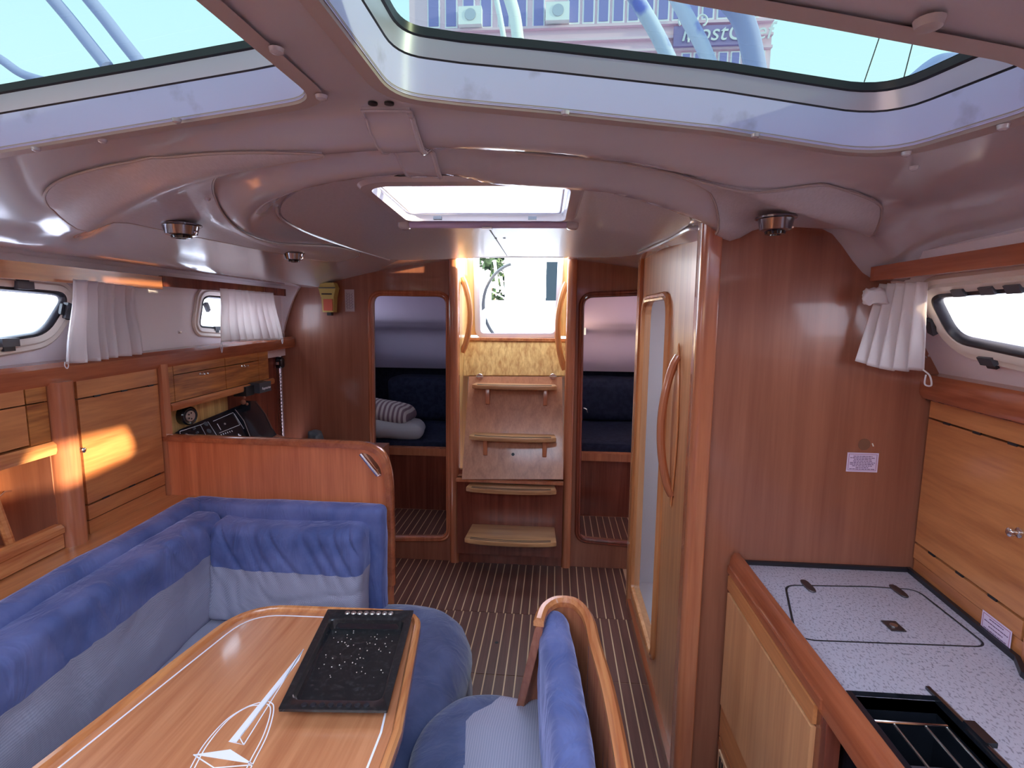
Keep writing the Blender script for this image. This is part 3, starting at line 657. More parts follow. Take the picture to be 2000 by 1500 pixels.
# snap fittings on flanges
for i, (x, y) in enumerate([(540, 95), (628, 187), (345, 232), (200, 272), (70, 288), (1104, 218), (1475, 262), (1770, 297), (1785, 325), (1960, 244), (410, 313), (405, 387), (140, 420), (1395, 345)]):
    p = PC(x, y, -.006); s = .012 if y > 200 or x > 1000 else .016
    s *= .62; put('snap_fastener', lathe(B(), [(s, 0), (s*.85, -.005), (s*.4, -.007), (.0001, -.007)], p, n=12), gel, ceil); continue
    tag(None, ['cream snap fastener on the left hatch surround', 'cream snap fastener on the ceiling of the middle beam', 'small cream fastener below the left long hatch'][0 if x < 300 else 1 if x < 700 else 2] if x < 700 else 'cream fastener below the right long hatch', 'fastener', 'snap fasteners round the long hatches')
tag(put('turn_latch', lathe(B(), [(.014, 0), (.012, -.008), (.006, -.010), (.0001, -.010)], PC(1815, 38, -.004), n=14), flange_m), 'round grey latch on the strip in front of the right hatch', 'latch')
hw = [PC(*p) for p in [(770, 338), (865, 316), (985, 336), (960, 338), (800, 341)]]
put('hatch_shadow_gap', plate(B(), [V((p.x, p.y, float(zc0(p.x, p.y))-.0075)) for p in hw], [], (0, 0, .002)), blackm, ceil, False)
chrome_d = mat('dark_chrome', (.30, .29, .32), .14, 1)
# chrome ceiling lamps
def lamp(px, r, label, dz=-.008):
    p = PC(*px, dz); t = thing('ceiling_lamp', label, 'lamp', p, 'chrome ceiling lamps')
    put('housing', lathe(B(), [(r*1.15, .0), (r*1.15, -.004), (r, -.006), (r*.86, -.030), (r*.60, -.034)], p), chrome_d, t)
    put('lens_ring', lathe(B(), [(r*.60, -.033), (r*.55, -.040), (r*.35, -.041), (r*.3, -.036), (.0001, -.036)], p), blackg, t)
    put('switch', lathe(B(), [(.005, 0), (.005, .008), (.0001, .009)], p+V((r*.8, 0, -.022)), (1, 0, 0), 8), chrome, t)
lamp((353, 438), .048, 'larger chrome ceiling lamp above the left curtains'); lamp((573, 493), .040, 'small chrome ceiling lamp near the aft bulkhead', -.004); lamp((1516, 424), .040, 'chrome ceiling lamp above the galley wall', -.016)
# coach roof skin outside, keeps light out between openings
# ================================================================== side walls with port lights
def edge_pts(pl, y0, y1, z0, z1):
    p, n = pl
    def X(Y, Z): return p.x-((Y-p.y)*n.y+(Z-p.z)*n.z)/n.x
    return [V((X(y0, z0), y0, z0)), V((X(y1, z0), y1, z0)), V((X(y1, z1), y1, z1)), V((X(y0, z1), y0, z1))]
def portlight(n, path, pl, inward):
    """path: closed glass outline in the wall plane"""
    nn = pl[1]*inward
    w_ = ring_frame('window_%d' % n, path, frame_w, nn, [(-.004, -.004), (.046, -.004), (.046, .006), (.040, .012), (.028, .010), (.022, .016), (.006, .014), (-.004, .004)]); w_['kind'] = 'structure'
    ring_frame('gasket', path, seal, nn, [(-.010, -.006), (.004, -.006), (.004, .012), (-.004, .014), (-.010, .006)], w_)
    put('pane', plate(B(), path, [], nn*-.004), clear, w_, False)
    return w_
def dog(name, p, pl, inward, du, label, grp, s=1.0, parent=None):
    nn = pl[1]*inward; up = V((0, 0, 1)); up = (up-nn*up.dot(nn)).normalized(); al = up.cross(nn).normalized()
    R = Matrix.Rotation(du, 3, nn); al = R @ al; up = R @ up
    def bx(a0, a1, b0, b1, c0, c1, m, nm):
        q = [p+al*a0*s+up*b0*s+nn*c0*s, p+al*a1*s+up*b0*s+nn*c0*s, p+al*a1*s+up*b1*s+nn*c0*s, p+al*a0*s+up*b1*s+nn*c0*s]
        return put(nm, bev(hexa(B(), q, nn*(c1-c0)*s), .002, 1), m, parent)
    bx(-.024, .024, -.010, .012, .008, .024, dgrey, 'latch'); bx(-.016, .016, .010, .024, .010, .018, seal, 'latch_arm')
w1 = rnd([PP(-260, 540, PORTW), PP(118, 572, PORTW), PP(124, 590, PORTW), PP(85, 652, PORTW), PP(0, 665, PORTW), PP(-260, 700, PORTW)], [.05, .03, .02, .05, 0, .05])
w2 = rnd([PP(392, 583, PORTW), PP(402, 578, PORTW), PP(520, 588, PORTW), PP(530, 650, PORTW), PP(384, 638, PORTW)], [.02, .02, .03, .04, .03])
bm = plate(B(), edge_pts(PORTW, -2.0, 3.3, 1.33, 2.0), [w1, w2], PORTW[1]*-.03); struct('wall_port', bm, white, False)
W1 = portlight(6, w1, PORTW, 1); W2 = portlight(7, w2, PORTW, 1)
dog('l', PP(35, 558, PORTW), PORTW, 1, 0, '', '', 1.1, W1); dog('l', PP(122, 608, PORTW), PORTW, 1, 1.25, '', '', 1.1, W1); dog('l', PP(5, 668, PORTW), PORTW, 1, math.pi, '', '', 1.1, W1)
dog('l', PP(398, 600, PORTW), PORTW, 1, -1.0, '', '', .9, W2); dog('l', PP(418, 641, PORTW), PORTW, 1, math.pi, '', '', .9, W2)
w3 = rnd([PP(1828, 583, STBW), PP(1842, 572, STBW), PP(2150, 548, STBW), PP(2300, 740, STBW), PP(2005, 690, STBW), PP(1868, 662, STBW)], [.02, .02, .05, .05, 0, .05])
bm = plate(B(), edge_pts(STBW, -2.0, 1.5, 1.36, 1.752), [w3], STBW[1]*.03); struct('wall_starboard', bm, white, False)
W3 = portlight(8, w3, STBW, -1)
for x, y, a in ((1888, 565, 0), (1945, 560, 0), (1998, 556, 0)): dog('l', PP(x, y, STBW), STBW, -1, a, '', '', .8, W3)
dog('l', PP(1832, 632, STBW), STBW, -1, 1.1, '', '', .9, W3); dog('l', PP(1943, 697, STBW), STBW, -1, math.pi, '', '', .9, W3)
# valances (boards over the curtains)
def board(pl, px4, t, name, m, label, cat, bw=.004, group=None):
    q = [PP(*p, pl) for p in px4]
    return tag(put(name, bev(hexa(B(), q, pl[1]*t), bw, 2), m), label, cat, group)
VP = (V((-1.53, 1.2, 0)), PORT[1])
ends = [(-1.0, 1.70), (1.0, 0)]
def line_board(Xf, y0, y1, z0, z1, t, name, m, label, cat, bw=.004):
    q = [V((Xf(y0), y0, z0)), V((Xf(y1), y1, z0)), V((Xf(y1), y1, z1)), V((Xf(y0), y0, z1))]
    return tag(put(name, bev(hexa(B(), q, (t, 0, 0)), bw, 2), m), label, cat)
line_board(lambda Y: portX(Y)+.012, -1.9, 2.04, 1.688, 1.738, -.018, 'curtain_valance', wood_y, 'long wooden valance board above the left curtain and window', 'valance')
line_board(lambda Y: portX(Y)+.012, 2.045, 3.16, 1.700, 1.742, -.018, 'curtain_valance', trim_d, 'shorter dark valance board above the curtain next to the aft bulkhead', 'valance')
line_board(lambda Y: .800+.03*(Y-1.45), -1.9, 1.46, 1.694, 1.730, .018, 'curtain_valance', trim_m, 'wooden valance board above the right window and curtain', 'valance')
# rails under the windows
pr = [(-.03, -.035), (.028, -.035), (.034, -.02), (.034, .018), (.022, .032), (-.03, .034)]
struct('trim_port_rail', sweep(B(), [V((portX(y)-.025, y, 1.405+.012*(y-1.4)/1.6)) for y in np.linspace(-1.9, 3.262, 12)], pr, (0, 0, 1)), trim_m)
struct('trim_starboard_rail', sweep(B(), [V((stbX(y)+.01, y, 1.425)) for y in np.linspace(1.495, -1.9, 12)], [(-.03, -.035), (.028, -.035), (.036, -.02), (.036, .01), (.022, .028), (-.03, .034)], (0, 0, 1)), trim_m)
# ================================================================== curtains
def curtain(px4, pl, npl, amp, label, loops, skew=0.0, off=.02, seed=0, gather=.45):
    a, b, c, d = [PP(*p, shift(pl, off)) for p in px4]        # top left, top right, bottom right, bottom left
    n = pl[1]*(1 if off > 0 else -1); bm = B(); NU, NV = 90, 22; g = []
    t = thing('curtain', label, 'curtain', (a+b)/2)
    for j in range(NV+1):
        v = j/NV; row = []
        for i in range(NU+1):
            u = i/NU; p = a.lerp(b, u).lerp(d.lerp(c, u), v)
            ph = npl*2*math.pi*u+seed+.9*math.sin(3*u+seed)+.2*v*math.sin(5*u+seed*2)
            s = math.sin(ph)*(1+.3*math.sin(2.3*ph)); A = amp*(gather+(1-gather)*v)*(1+.4*math.sin(7*u+seed))*min(1, .25+4*min(u, 1-u))
            if v < .08: A *= 1.25
            p = p+n*(A*s+amp*.12*math.sin(6*v+3*u))+(b-a)*(.02*math.cos(ph)*v)
            if .05 < v < .09: p += n*.004
            row.append(bm.verts.new(p))
        g.append(row)
    for j in range(NV):
        for i in range(NU): bm.faces.new((g[j][i], g[j][i+1], g[j+1][i+1], g[j+1][i]))
    o = put('cloth', bm, curt, t); md = o.modifiers.new('thickness', 'SOLIDIFY'); md.thickness = .0015
    for (x, y, l, k) in loops:
        q = PP(x, y, shift(pl, off)); dx = (b-a).normalized()
        pts = [q, q-V((0, 0, l*.5))-dx*.006*k, q-V((0, 0, l))+dx*.000, q-V((0, 0, l*.6))+dx*.008*k, q-V((0, 0, l*.05))+dx*.006*k]
        put('tie_loop', tube(B(), curve(pts, 6), .0016, 6), curt, t)
    return t
curtain([(140, 545), (262, 560), (274, 690), (131, 712)], PORT, 7, .026, 'white pleated curtain hanging beside the left window, flared to the right', [(130, 706, .022, -1)], off=.036, seed=1)
curtain([(429, 563), (532, 572), (551, 663), (434, 668)], PORT, 9, .020, 'white gathered curtain half covering the small window by the bulkhead', [(432, 666, .055, 1), (551, 660, .035, 1)], off=.030, seed=2.5)
CP = (V((.845, 1.40, 1.6)), V((.86, -.5, .28)).normalized())
ct = [PY(1724, 556, 1.46), PX(1815, 552, .845), PY(1806, 724, 1.40), PY(1678, 706, 1.46)]
def curtain3():
    a, b, c, d = ct; n = (b-a).cross(d-a).normalized(); n = n if n.y < 0 else -n; bm = B(); NU, NV = 70, 22; g = []
    t = thing('curtain', 'white curtain bunched in the corner beside the right window, flared to the left', 'curtain', (a+b)/2)
    for j in range(NV+1):
        v = j/NV; row = []
        for i in range(NU+1):
            u = i/NU; p = a.lerp(b, u).lerp(d.lerp(c, u), v); ph = 5*2*math.pi*u+.7*math.sin(4*u)
            p = p+n*(.008+.010*(.5+.5*v)*math.sin(ph)); p.z -= .012*math.sin(math.pi*u)*v
            row.append(bm.verts.new(p))
        g.append(row)
    for j in range(NV):
        for i in range(NU): bm.faces.new((g[j][i], g[j][i+1], g[j+1][i+1], g[j+1][i]))
    o = put('cloth', bm, curt, t); md = o.modifiers.new('thickness', 'SOLIDIFY'); md.thickness = .0015
    q = c; pts = [q+V((-.004, 0, .002)), q+V((.010, -.005, -.012)), q+V((.016, -.005, -.036)), q+V((.004, 0, -.034)), q+V((.004, 0, -.010))]
    put('tie_loop', tube(B(), curve(pts, 6), .0020, 6), curt, t)
    q = a.lerp(b, .1)+V((-.035, -.01, -.03)); put('gathered_end', cushion(q-V((.03, .015, .02)), q+V((.03, .015, .02)), .012, div=(10, 6, 6), amp=.008, sc=40), curt, t)
curtain3()
for x, y, pl, lb in ((349, 649, PORTW, 'left'), (1814, 694, STBW, 'right')):
    tag(put('curtain_stud', lathe(B(), [(.006, 0), (.003, .006), (.006, .010), (.0001, .012)], PP(x, y, pl), pl[1]*(1 if lb == 'left' else -1), 10), steel), 'tiny metal tie stud on the white wall near the %s window' % lb, 'stud')
# ================================================================== port lockers behind the settee
ZS = .85
def pq(y0, y1, z0, z1, off): return [V((portX(y0)+off, y0, z0)), V((portX(y1)+off, y1, z0)), V((portX(y1)+off, y1, z1)), V((portX(y0)+off, y0, z1))]
def pslab(y0, y1, z0, z1, off=0, t=.018, bw=.002): return bev(hexa(B(), pq(y0, y1, z0, z1, off), (-t, 0, 0)), bw, 1)
def knob(p, n, parent, m=chrome, r=.009):
    put('knob', lathe(B(), [(r*1.1, 0), (r*1.1, .002), (r*.5, .004), (r*.5, .010), (r, .014), (r*.95, .020), (r*.5, .023), (.0001, .023)], p, n, 14), m, parent)
struct('trim_settee_shelf', bev(hexa(B(), [V((portX(-1.9)-.28, -1.9, ZS)), V((portX(2.0)-.28, 2.0, ZS)), V((portX(2.0)+.142, 2.0, ZS)), V((portX(-1.9)+.142, -1.9, ZS))], (0, 0, -.02)), .002, 1), wood_y)
PN = PORT[1]
yA, yB = PP(122, 740, PORT).y, PP(286, 712, PORT).y
lk = thing('port_locker', 'tall square locker with a light veneer door and chrome knob between two pillars', 'locker', (portX(1.8), 1.8, ZS))
put('carcass', bev(hexa(B(), pq(1.56, 1.99, ZS, 1.385, -.022), (-.02, 0, 0)), .001, 1), trim_d, lk)
put('top_strip', pslab(1.60, 1.985, 1.315, 1.375), wood_y, lk)
dz0, dz1 = .955, 1.310
do = put('door', pslab(1.60, 1.985, dz0, dz1), wood_y, lk)
knob(PP(153, 879, PORT), PN, do)
put('bottom_strip', pslab(1.60, 1.985, .900, .949), wood_y, lk); put('plinth', pslab(1.60, 1.985, ZS, .896, -.002), wood_y, lk)
for i, y in enumerate((1.665, 1.79, 1.93)):
    for z in (dz0-.002, dz1+.002): put('hinge', pslab(y, y+.028, z-.003, z+.003, .0015, .004, .0005), blackm, lk)
# round pillar
p = PZ(118, 1050, ZS)
struct('trim_pillar', plate(B(), [V((portX(1.535)-.004+.040*math.cos(a), 1.533+.040*math.sin(a), ZS)) for a in [k*math.pi/12 for k in range(24)]], [], (0, 0, .53)), trim_z)
struct('trim_pillar_slim', bbox((portX(2.0)-.02, 1.992, ZS), (portX(2.0)+.014, 2.03, 1.39), .01, 3), trim_z)
# left open locker
lk2 = thing('open_locker', 'open shelf locker with two flap doors above it at the far left', 'locker', (portX(1.2), 1.2, ZS))
struct('trim_locker_back', hexa(B(), pq(-1.0, 1.56, ZS, 1.39, -.24), (-.02, 0, 0)), wood_x, False)
struct('trim_locker_end', box(B(), (-1.83, 1.49, ZS), (-1.56, 1.505, 1.385)), wood_z, False)
fy = [(.2, .85), (.86, 1.415)]
for (a_, b_) in fy:
    put('flap_door', pslab(a_, b_, 1.205, 1.322), wood_y, lk2); put('top_strip', pslab(a_, b_, 1.326, 1.378), wood_y, lk2)
put('end_block', pslab(1.420, 1.488, 1.20, 1.322, 0), burl, lk2); put('end_block', pslab(1.420, 1.488, 1.326, 1.378, 0), burl, lk2)
put('lip_rail', sweep(B(), [V((portX(y)-.004, y, 1.178)) for y in (.2, 1.49)], [(-.02, -.02), (.014, -.02), (.018, -.008), (.018, .010), (.008, .020), (-.02, .020)], (0, 0, 1)), rail_m, lk2)
put('shelf_bottom', hexa(B(), [V((portX(.2)-.24, .2, 1.16)), V((portX(1.49)-.24, 1.49, 1.16)), V((portX(1.49)-.02, 1.49, 1.16)), V((portX(.2)-.02, .2, 1.16))], (0, 0, .01)), wood_y, lk2, False)
put('fiddle_rail', sweep(B(), [V((portX(y)-.004, y, .905)) for y in (.2, 1.488)], [(-.012, -.05), (.012, -.05), (.012, -.006), (.018, 0), (.018, .016), (.008, .026), (-.012, .026)], (0, 0, 1)), rail_m, lk2)
put('mullion', tube(B(), [(portX(1.36)-.03, 1.36, ZS+.04), (portX(1.30)-.03, 1.30, 1.17)], .012, 8), rail_m, lk2)
q = V((-1.70, 1.486, 1.035)); tag(put('cabin_hook', tube(B(), [q, q+V((.0, -.02, .004)), q+V((.0, -.05, -.012))], .003, 6), chrome), 'small chrome catch inside the open locker at left', 'hook')
# nav locker with two drop doors
nl = thing('nav_locker', 'shallow wall locker with two burl flap doors above the instrument panel', 'locker', (portX(2.5), 2.5, 1.2))
put('carcass', hexa(B(), pq(2.04, 2.93, 1.215, 1.40, -.022), (-.2, 0, 0)), trim_d, nl, False)
y1, y2, y3, y4, y5 = 2.045, 2.085, 2.475, 2.80, 2.915
put('end_block', pslab(y1, y2-.004, 1.225, 1.385, 0), burl, nl); put('end_block', pslab(y4+.004, y5, 1.225, 1.39, 0), burl, nl)
for a_, b_ in ((y2, y3-.004), (y3, y4)):
    d_ = put('flap_door', pslab(a_, b_, 1.225, 1.335), burl, nl); put('top_strip', pslab(a_, b_, 1.339, 1.388, 0), burl, nl)
    for s in (-.012, .012): knob(V((portX((a_+b_)/2)+.001, (a_+b_)/2+s, 1.322)), PN, d_, chrome, .006)
put('lip_rail', sweep(B(), [V((portX(y)+.002, y, 1.205)) for y in (2.04, 2.95)], [(-.02, -.014), (.010, -.014), (.014, -.004), (.014, .010), (.006, .018), (-.02, .018)], (0, 0, 1)), rail_m, nl)
# nav station back wall and instruments
struct('trim_nav_back', hexa(B(), pq(2.03, 3.26, .7, 1.42, -.10), (-.02, 0, 0)), trim_d, False)
struct('trim_nav_light_panel', hexa(B(), pq(2.06, 2.62, 1.06, 1.19, -.085), (-.012, 0, 0)), wood_pl, False)
0 and struct('trim_nav_aft_panel', box(B(), (-1.80, 3.24, .7), (-1.62, 3.268, 1.40)), wood_z, False)
NI = (V((-1.60, 2.4, 1.03)), V((.80, -.05, .60)).normalized())
ip = thing('instrument_panel', 'black electrical switch panel with white lines behind the partition', 'panel', (-1.6, 2.5, 1.0))
def NQ(px): return [PP(*p, NI) for p in px]
put('panel_face', bev(plate(B(), NQ([(318, 862), (352, 838), (490, 782), (500, 782), (560, 880), (330, 890)]), [], NI[1]*-.02), .002, 1), blackg, ip)
def stroke(pts, r=.0012, m=printw, pl=None, parent=None, nm='printed_line', off=.0012, closed=False):
    P_ = [q+NI[1]*off for q in NQ(pts)] if pl is None else [PP(*p, pl)+pl[1]*off for p in pts]
    return put(nm, sweep(B(), P_, [(-r, 0), (r, 0), (r, .0006), (-r, .0006)], (pl or NI)[1], closed), m, parent or ip)
stroke([(352, 852), (351, 843), (391, 830), (408, 862)], .0010); stroke([(391, 830), (406, 824), (430, 862)], .0008); stroke([(416, 823), (455, 806), (468, 830), (428, 846)], .0010); stroke([(424, 828), (431, 840)], .0018)
stroke([(457, 808), (476, 838)], .0014)
def disc(px, r, m, nm, pl=NI, parent=None, h=.003): return put(nm, lathe(B(), [(r, 0), (r*.95, h), (.0001, h)], PP(*px, pl), pl[1], 16), m, parent or ip)
disc((402, 828), .012, dgrey, 'gauge'); disc((408, 842), .012, dgrey, 'gauge'); disc((439, 828), .005, steel, 'switch')
for px in ((378, 838), (384, 846), (362, 850), (375, 855)): disc(px, .005, dgrey, 'switch', h=.010)
for k in range(6): stroke([(431+k*4.2, 848-k*1.4), (432.5+k*4.2, 850.5-k*1.4)], .0022)
for k in range(9): stroke([(443+k*3.2, 857-k*.9-(3 if k in (3, 7) else 0)), (446+k*3.2, 862-k*.9)], .0030)
stroke([(444, 862), (474, 853)], .0022)
sp_ = thing('cable_duct', 'curved glossy black instrument cowl with silver edges beside the switch panel', 'panel', (-1.6, 2.8, 1.0))
NI2 = shift(NI, .012)
put('cowl', bev(plate(B(), [PP(*p, NI2) for p in [(458, 800), (480, 782), (500, 782), (520, 808), (534, 838), (540, 880), (500, 890), (488, 850), (474, 822)]], [], NI2[1]*-.03), .004, 2), blackg, sp_)
stroke([(459, 800), (476, 822), (490, 858)], .0022, steel, shift(NI2, .001), sp_, 'silver_edge'); stroke([(500, 785), (518, 808), (532, 838)], .0018, chrome, shift(NI2, .001), sp_, 'silver_edge')
gp = V((portX(2.22)-.05, 2.235, 1.135))
g_ = thing('dial_gauge', 'round black dial with a pale face on the nav station wall', 'gauge', gp)
put('bezel', lathe(B(), [(.042, -.03), (.042, .008), (.036, .014), (.030, .012)], gp, (1, -.25, 0)), blackg, g_); put('dial_face', lathe(B(), [(.024, .0125), (.024, .0145), (.0001, .0145)], gp, (1, -.25, 0)), steel, g_)
for k in range(5):
    a_ = k*1.257; put('dial_hole', lathe(B(), [(.004, .0146), (.004, .0158), (.0001, .0158)], gp+V((.0, .014*math.cos(a_), .014*math.sin(a_))), (1, -.25, 0), 8), blackm, g_)
# radio box with white lettering
rp = PP(518, 757, (V((-1.56, 2.7, 1.0)), PN))
rb = thing('display_unit', 'small black display box with a white brand name under the wall locker', 'instrument', rp)
put('case', bbox(rp+V((-.06, -.055, -.024)), rp+V((.0, .060, .030)), .008), dgrey, rb)
put('bracket_arm', bbox(rp+V((-.10, -.13, -.03)), rp+V((-.03, -.055, .02)), .01), blackm, rb)
text_mesh('brand_text', 'Raymarine', .020, printw, rb, frame(rp+V((.0015, .01, -.002)), V((0, 1, 0)), V((0, 0, 1))), .0006)
for dx_, dz_, r_ in ((0, 0, .013), (.01, .022, .008), (.03, -.014, .008)):
    put('cable_plug', ballbm(rp+V((-.03, -.16+dx_, -.055+dz_)), r_), brown, rb)
# handset with coiled cord
hp_ = PY(547, 708, 3.24); hs_ = thing('radio_handset', 'black radio handset hung on the aft bulkhead with a coiled cord', 'radio', hp_)
put('handset', cushion(hp_-V((.028, .030, .036)), hp_+V((.028, .018, .036)), .018, div=(8, 6, 8), amp=0), blackg, hs_)
put('button', bbox(hp_+V((-.008, -.034, -.012)), hp_+V((.010, -.028, .006)), .003), chrome, hs_)
a_, b_ = PY(549, 728, 3.24), PY(552, 856, 3.22)
put('coiled_cord', tube(B(), [a_.lerp(b_, t)+V((.006*math.cos(t*2*math.pi*19), -.012+.006*math.sin(t*2*math.pi*19), 0)) for t in [k/380 for k in range(381)]], .0022, 5), blackg, hs_)
# rescue beacon
bp_ = PY(647, 580, 3.26); bc = thing('rescue_beacon', 'yellow and orange emergency beacon strapped to the aft bulkhead', 'beacon', bp_)
def bx(c, lo, hi, m, nm, w=.004, par=None): return put(nm, bbox(V(c)+V(lo), V(c)+V(hi), w), m, par or bc)
def trap(c, z0, z1, w0, w1, d, m, nm):
    q = [V((-w0, 0, z0)), V((w0, 0, z0)), V((w1, 0, z1)), V((-w1, 0, z1))]; return put(nm, bev(hexa(B(), [V(c)+k for k in q], (0, -d, 0)), .004, 2), m, bc)
trap(bp_, -.095, -.005, .034, .040, .055, yellow, 'body'); trap(bp_, -.005, .055, .040, .055, .060, yellow, 'neck'); trap(bp_, .055, .085, .054, .040, .055, yellow, 'cap')
bx(bp_, (-.026, -.060, -.085), (.030, -.054, -.015), orange, 'label'); bx(bp_, (-.034, -.064, .012), (.030, -.056, .020), blackm, 'band'); bx(bp_, (-.05, -.066, .050), (.052, -.0, .056), dgrey, 'strap')
bx(bp_, (-.014, -.04, .085), (.012, -.01, .125), dgrey, 'antenna_base'); put('antenna', tube(B(), [bp_+V((0, -.025, .12)), bp_+V((.004, -.025, .16))], .006), frame_w, bc)
bx(bp_, (-.012, -.045, -.115), (.014, -.01, -.093), blackm, 'foot')
# handwritten paper note
np_ = PY(683, 587, 3.268)
nn_ = thing('paper_note', 'small white handwritten paper note beside the yellow beacon', 'note', np_); pg = mat('note_paper', (.50, .46, .50), .7)
put('sheet', box(B(), np_-V((.030, .0015, .068)), np_+V((.030, 0, .068))), pg, nn_, False)
for k in range(3):
    P_ = [np_+V((-.016+.016*k+.006*math.sin(j*1.9+k*2), -.0025, -.052+.0052*j)) for j in range(20)]
    put('handwriting', sweep(B(), P_, [(-.001, 0), (.001, 0), (.001, .0005), (-.001, .0005)], (0, -1, 0)), ink, nn_)
# ================================================================== partition and chart table
PYY = 2.0
zt = PY(500, 862, PYY).z
po = [V((-1.66, PYY, .0)), V((-.645, PYY, .0)), PY(761, 985, PYY), PY(758, 930, PYY), PY(745, 890, PYY), PY(722, 874, PYY), PY(690, 869, PYY), V((-1.66, PYY, zt+.004))]
po = po[:2]+curve(po[2:7], 5)+[po[7]]
ph = rnd([PY(705, 884, PYY), PY(722, 888, PYY), PY(742, 912, PYY), PY(746, 930, PYY), PY(738, 932, PYY)], [.01, .015, .02, .01, .008])
pt = thing('partition', 'low wooden partition with rounded corner and hand hold between settee and chart table', 'partition', (-1.15, PYY, 0))
put('board', plate(B(), po, [ph], (0, .03, 0)), wood('partition_veneer', srgb(212, 126, 86), srgb(180, 96, 62), 2), pt, False)
cap = po[2:-1]+[po[-1]]
put('cap_moulding', sweep(B(), [p+V((0, .015, 0)) for p in [V((po[2].x, PYY, .5))]+cap], [(-.012, -.024), (.006, -.024), (.012, -.014), (.012, .014), (.006, .024), (-.012, .024)], (0, -1, 0)), trim_m, pt)
put('chrome_bar', tube(B(), [PY(705, 886, PYY)+V((0, -.004, 0)), PY(739, 928, PYY)+V((0, -.004, 0))], .008), chrome, pt)
ctb = thing('chart_table', 'chart table desk hidden behind the partition', 'table', (-1.2, 2.4, 0))
put('desk_top', bbox((-1.70, 2.035, .72), (-.95, 2.75, .76), .006), wood_x, ctb); put('desk_front', box(B(), (-.99, 2.035, 0), (-.97, 2.75, .72)), wood_z, ctb, False)
q = PY(617, 852, 2.9); struct('trim_nav_side_cabinet', bbox((-1.64, 2.78, 0), (-1.05, 3.262, q.z-.118), .01), wood_z); tag(put('dark_glove', cushion(q-V((.04, .04, .12)), q+V((.04, .04, .03)), .03, div=(10, 8, 10), amp=.014, sc=18), dgrey), 'dark crumpled cloth lying behind the partition near the bulkhead', 'cloth')
q = PY(543, 856, 2.6); tag(put('brown_lead', cushion(q-V((.035, .03, .10)), q+V((.030, .03, .012)), .02, div=(12, 8, 8), amp=.014, sc=30), brown), 'frayed brown bundle showing above the partition next to the black cowl', 'cable')
# ================================================================== settee
st = thing('settee', 'L shaped saloon settee with blue and woven grey cushions round the table', 'sofa', (-1.2, 1.2, 0))
bm = B(); box(bm, (-1.9, -1.9, 0), (-1.02, 1.6, .30)); box(bm, (-1.9, 1.45, 0), (-.45, 1.995, .30)); put('plinth', bev(bm, .01, 1), wood_y, st)
put('seat_cushion', cushion((-1.62, -.6, .30), (-.98, 1.62, .445), .04, amp=.005, sc=5, div=(12, 30, 5)), woven, st)
# rounded corner seat beyond the table end
CE = V((-.62, 1.72, 0))
def corner_seat():
    bm = B(); NA, NR = 48, 16; rings = []
    prof = [(0, .450), (.3, .455), (.55, .458), (.72, .452), (.86, .430), (.95, .395), (1.0, .345), (.985, .31), (.96, .295), (.98, .27), (1.0, .22), (.99, .12), (.97, .05)]
    for k, (r, z) in enumerate(prof):
        row = []
        for i in range(NA):
            a = 2*math.pi*i/NA; ca, sa = math.cos(a), math.sin(a)
            rx = .345 if ca > 0 else .60; ry = .355 if sa > 0 else .50
            e_ = 2.6; d_ = (abs(ca)**e_+abs(sa)**e_)**(-1/e_)
            x = CE.x+rx*r*ca*d_; y = CE.y-.04+ry*r*sa*d_; y = min(y, 2.25 if x > -.63 else 1.98)
            wr = .0045*math.sin(a*46+r*4)*(1 if .7 < r and k < 7 else 0)
            p = V((x, y, z+wr)); p += noise.noise_vector(p*9)*.004; row.append(bm.verts.new(p))
        rings.append(row)
    for A, Bq in zip(rings, rings[1:]):
        for i in range(NA): bm.faces.new((A[i], A[(i+1) % NA], Bq[(i+1) % NA], Bq[i]))
    bmesh.ops.remove_doubles(bm, verts=bm.verts, dist=.001)
    return bm
bm = corner_seat(); cut(bm, (-.50, 1.9, 0), (1, .25, 0)); cut(bm, (-.53, 2.02, 0), (.6, 1, 0)); cut(bm, (0, 0, .438), (0, 0, 1)); cut(bm, (0, 1.80, 0), (0.3, 1, 0))
b1, b2 = split(bm, lambda c: c.z > .438 and c.y+.3*c.x > 1.80 and (c-V((-.50, 1.9, 0))).dot(V((1, .25, 0))) < 0 and (c-V((-.53, 2.02, 0))).dot(V((.6, 1, 0))) < 0)
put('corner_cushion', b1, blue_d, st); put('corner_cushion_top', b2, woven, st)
put('aft_seat_cushion', cushion((-1.50, 1.40, .31), (-.60, 1.93, .452), .035, amp=.005, sc=5), woven, st)
# backrest along the hull side
def crease(a, b, k, seed=0): return .010*max(0, 1-abs(noise.noise(V((a*11+.8*math.sin(b*9), b*2.2, seed))))*6)*k
def hull(p): return V((p.x+(portX(p.y)-portX(1.2)), p.y, p.z))
bm = cushion((-1.415, -.6, .44), (-1.335, 1.945, .874), .034, f=hull, amp=.006, sc=4, div=(6, 60, 20), seed=3); put('back_slab', bm, blue, st)
def hull2(p):
    q = hull(p); front = 1 if p.x > -1.30 else .3
    up_ = max(0, min(1, (p.z-.62)/.1)); q.x -= crease(p.y, p.z, front*up_, 5)+.004*front*math.sin(p.z*26+p.y*2)*(1-up_); return q
bm = cushion((-1.36, -.6, .43), (-1.232, 1.905, .838), .040, f=hull2, amp=.010, sc=4.5, div=(10, 190, 30), seed=3)
cut(bm, (0, 0, .700), (0, .0, 1)); b1, b2 = split(bm, lambda c: c.z < .700)
put('back_cushion_top', b1, blue, st); put('back_cushion', b2, woven, st)
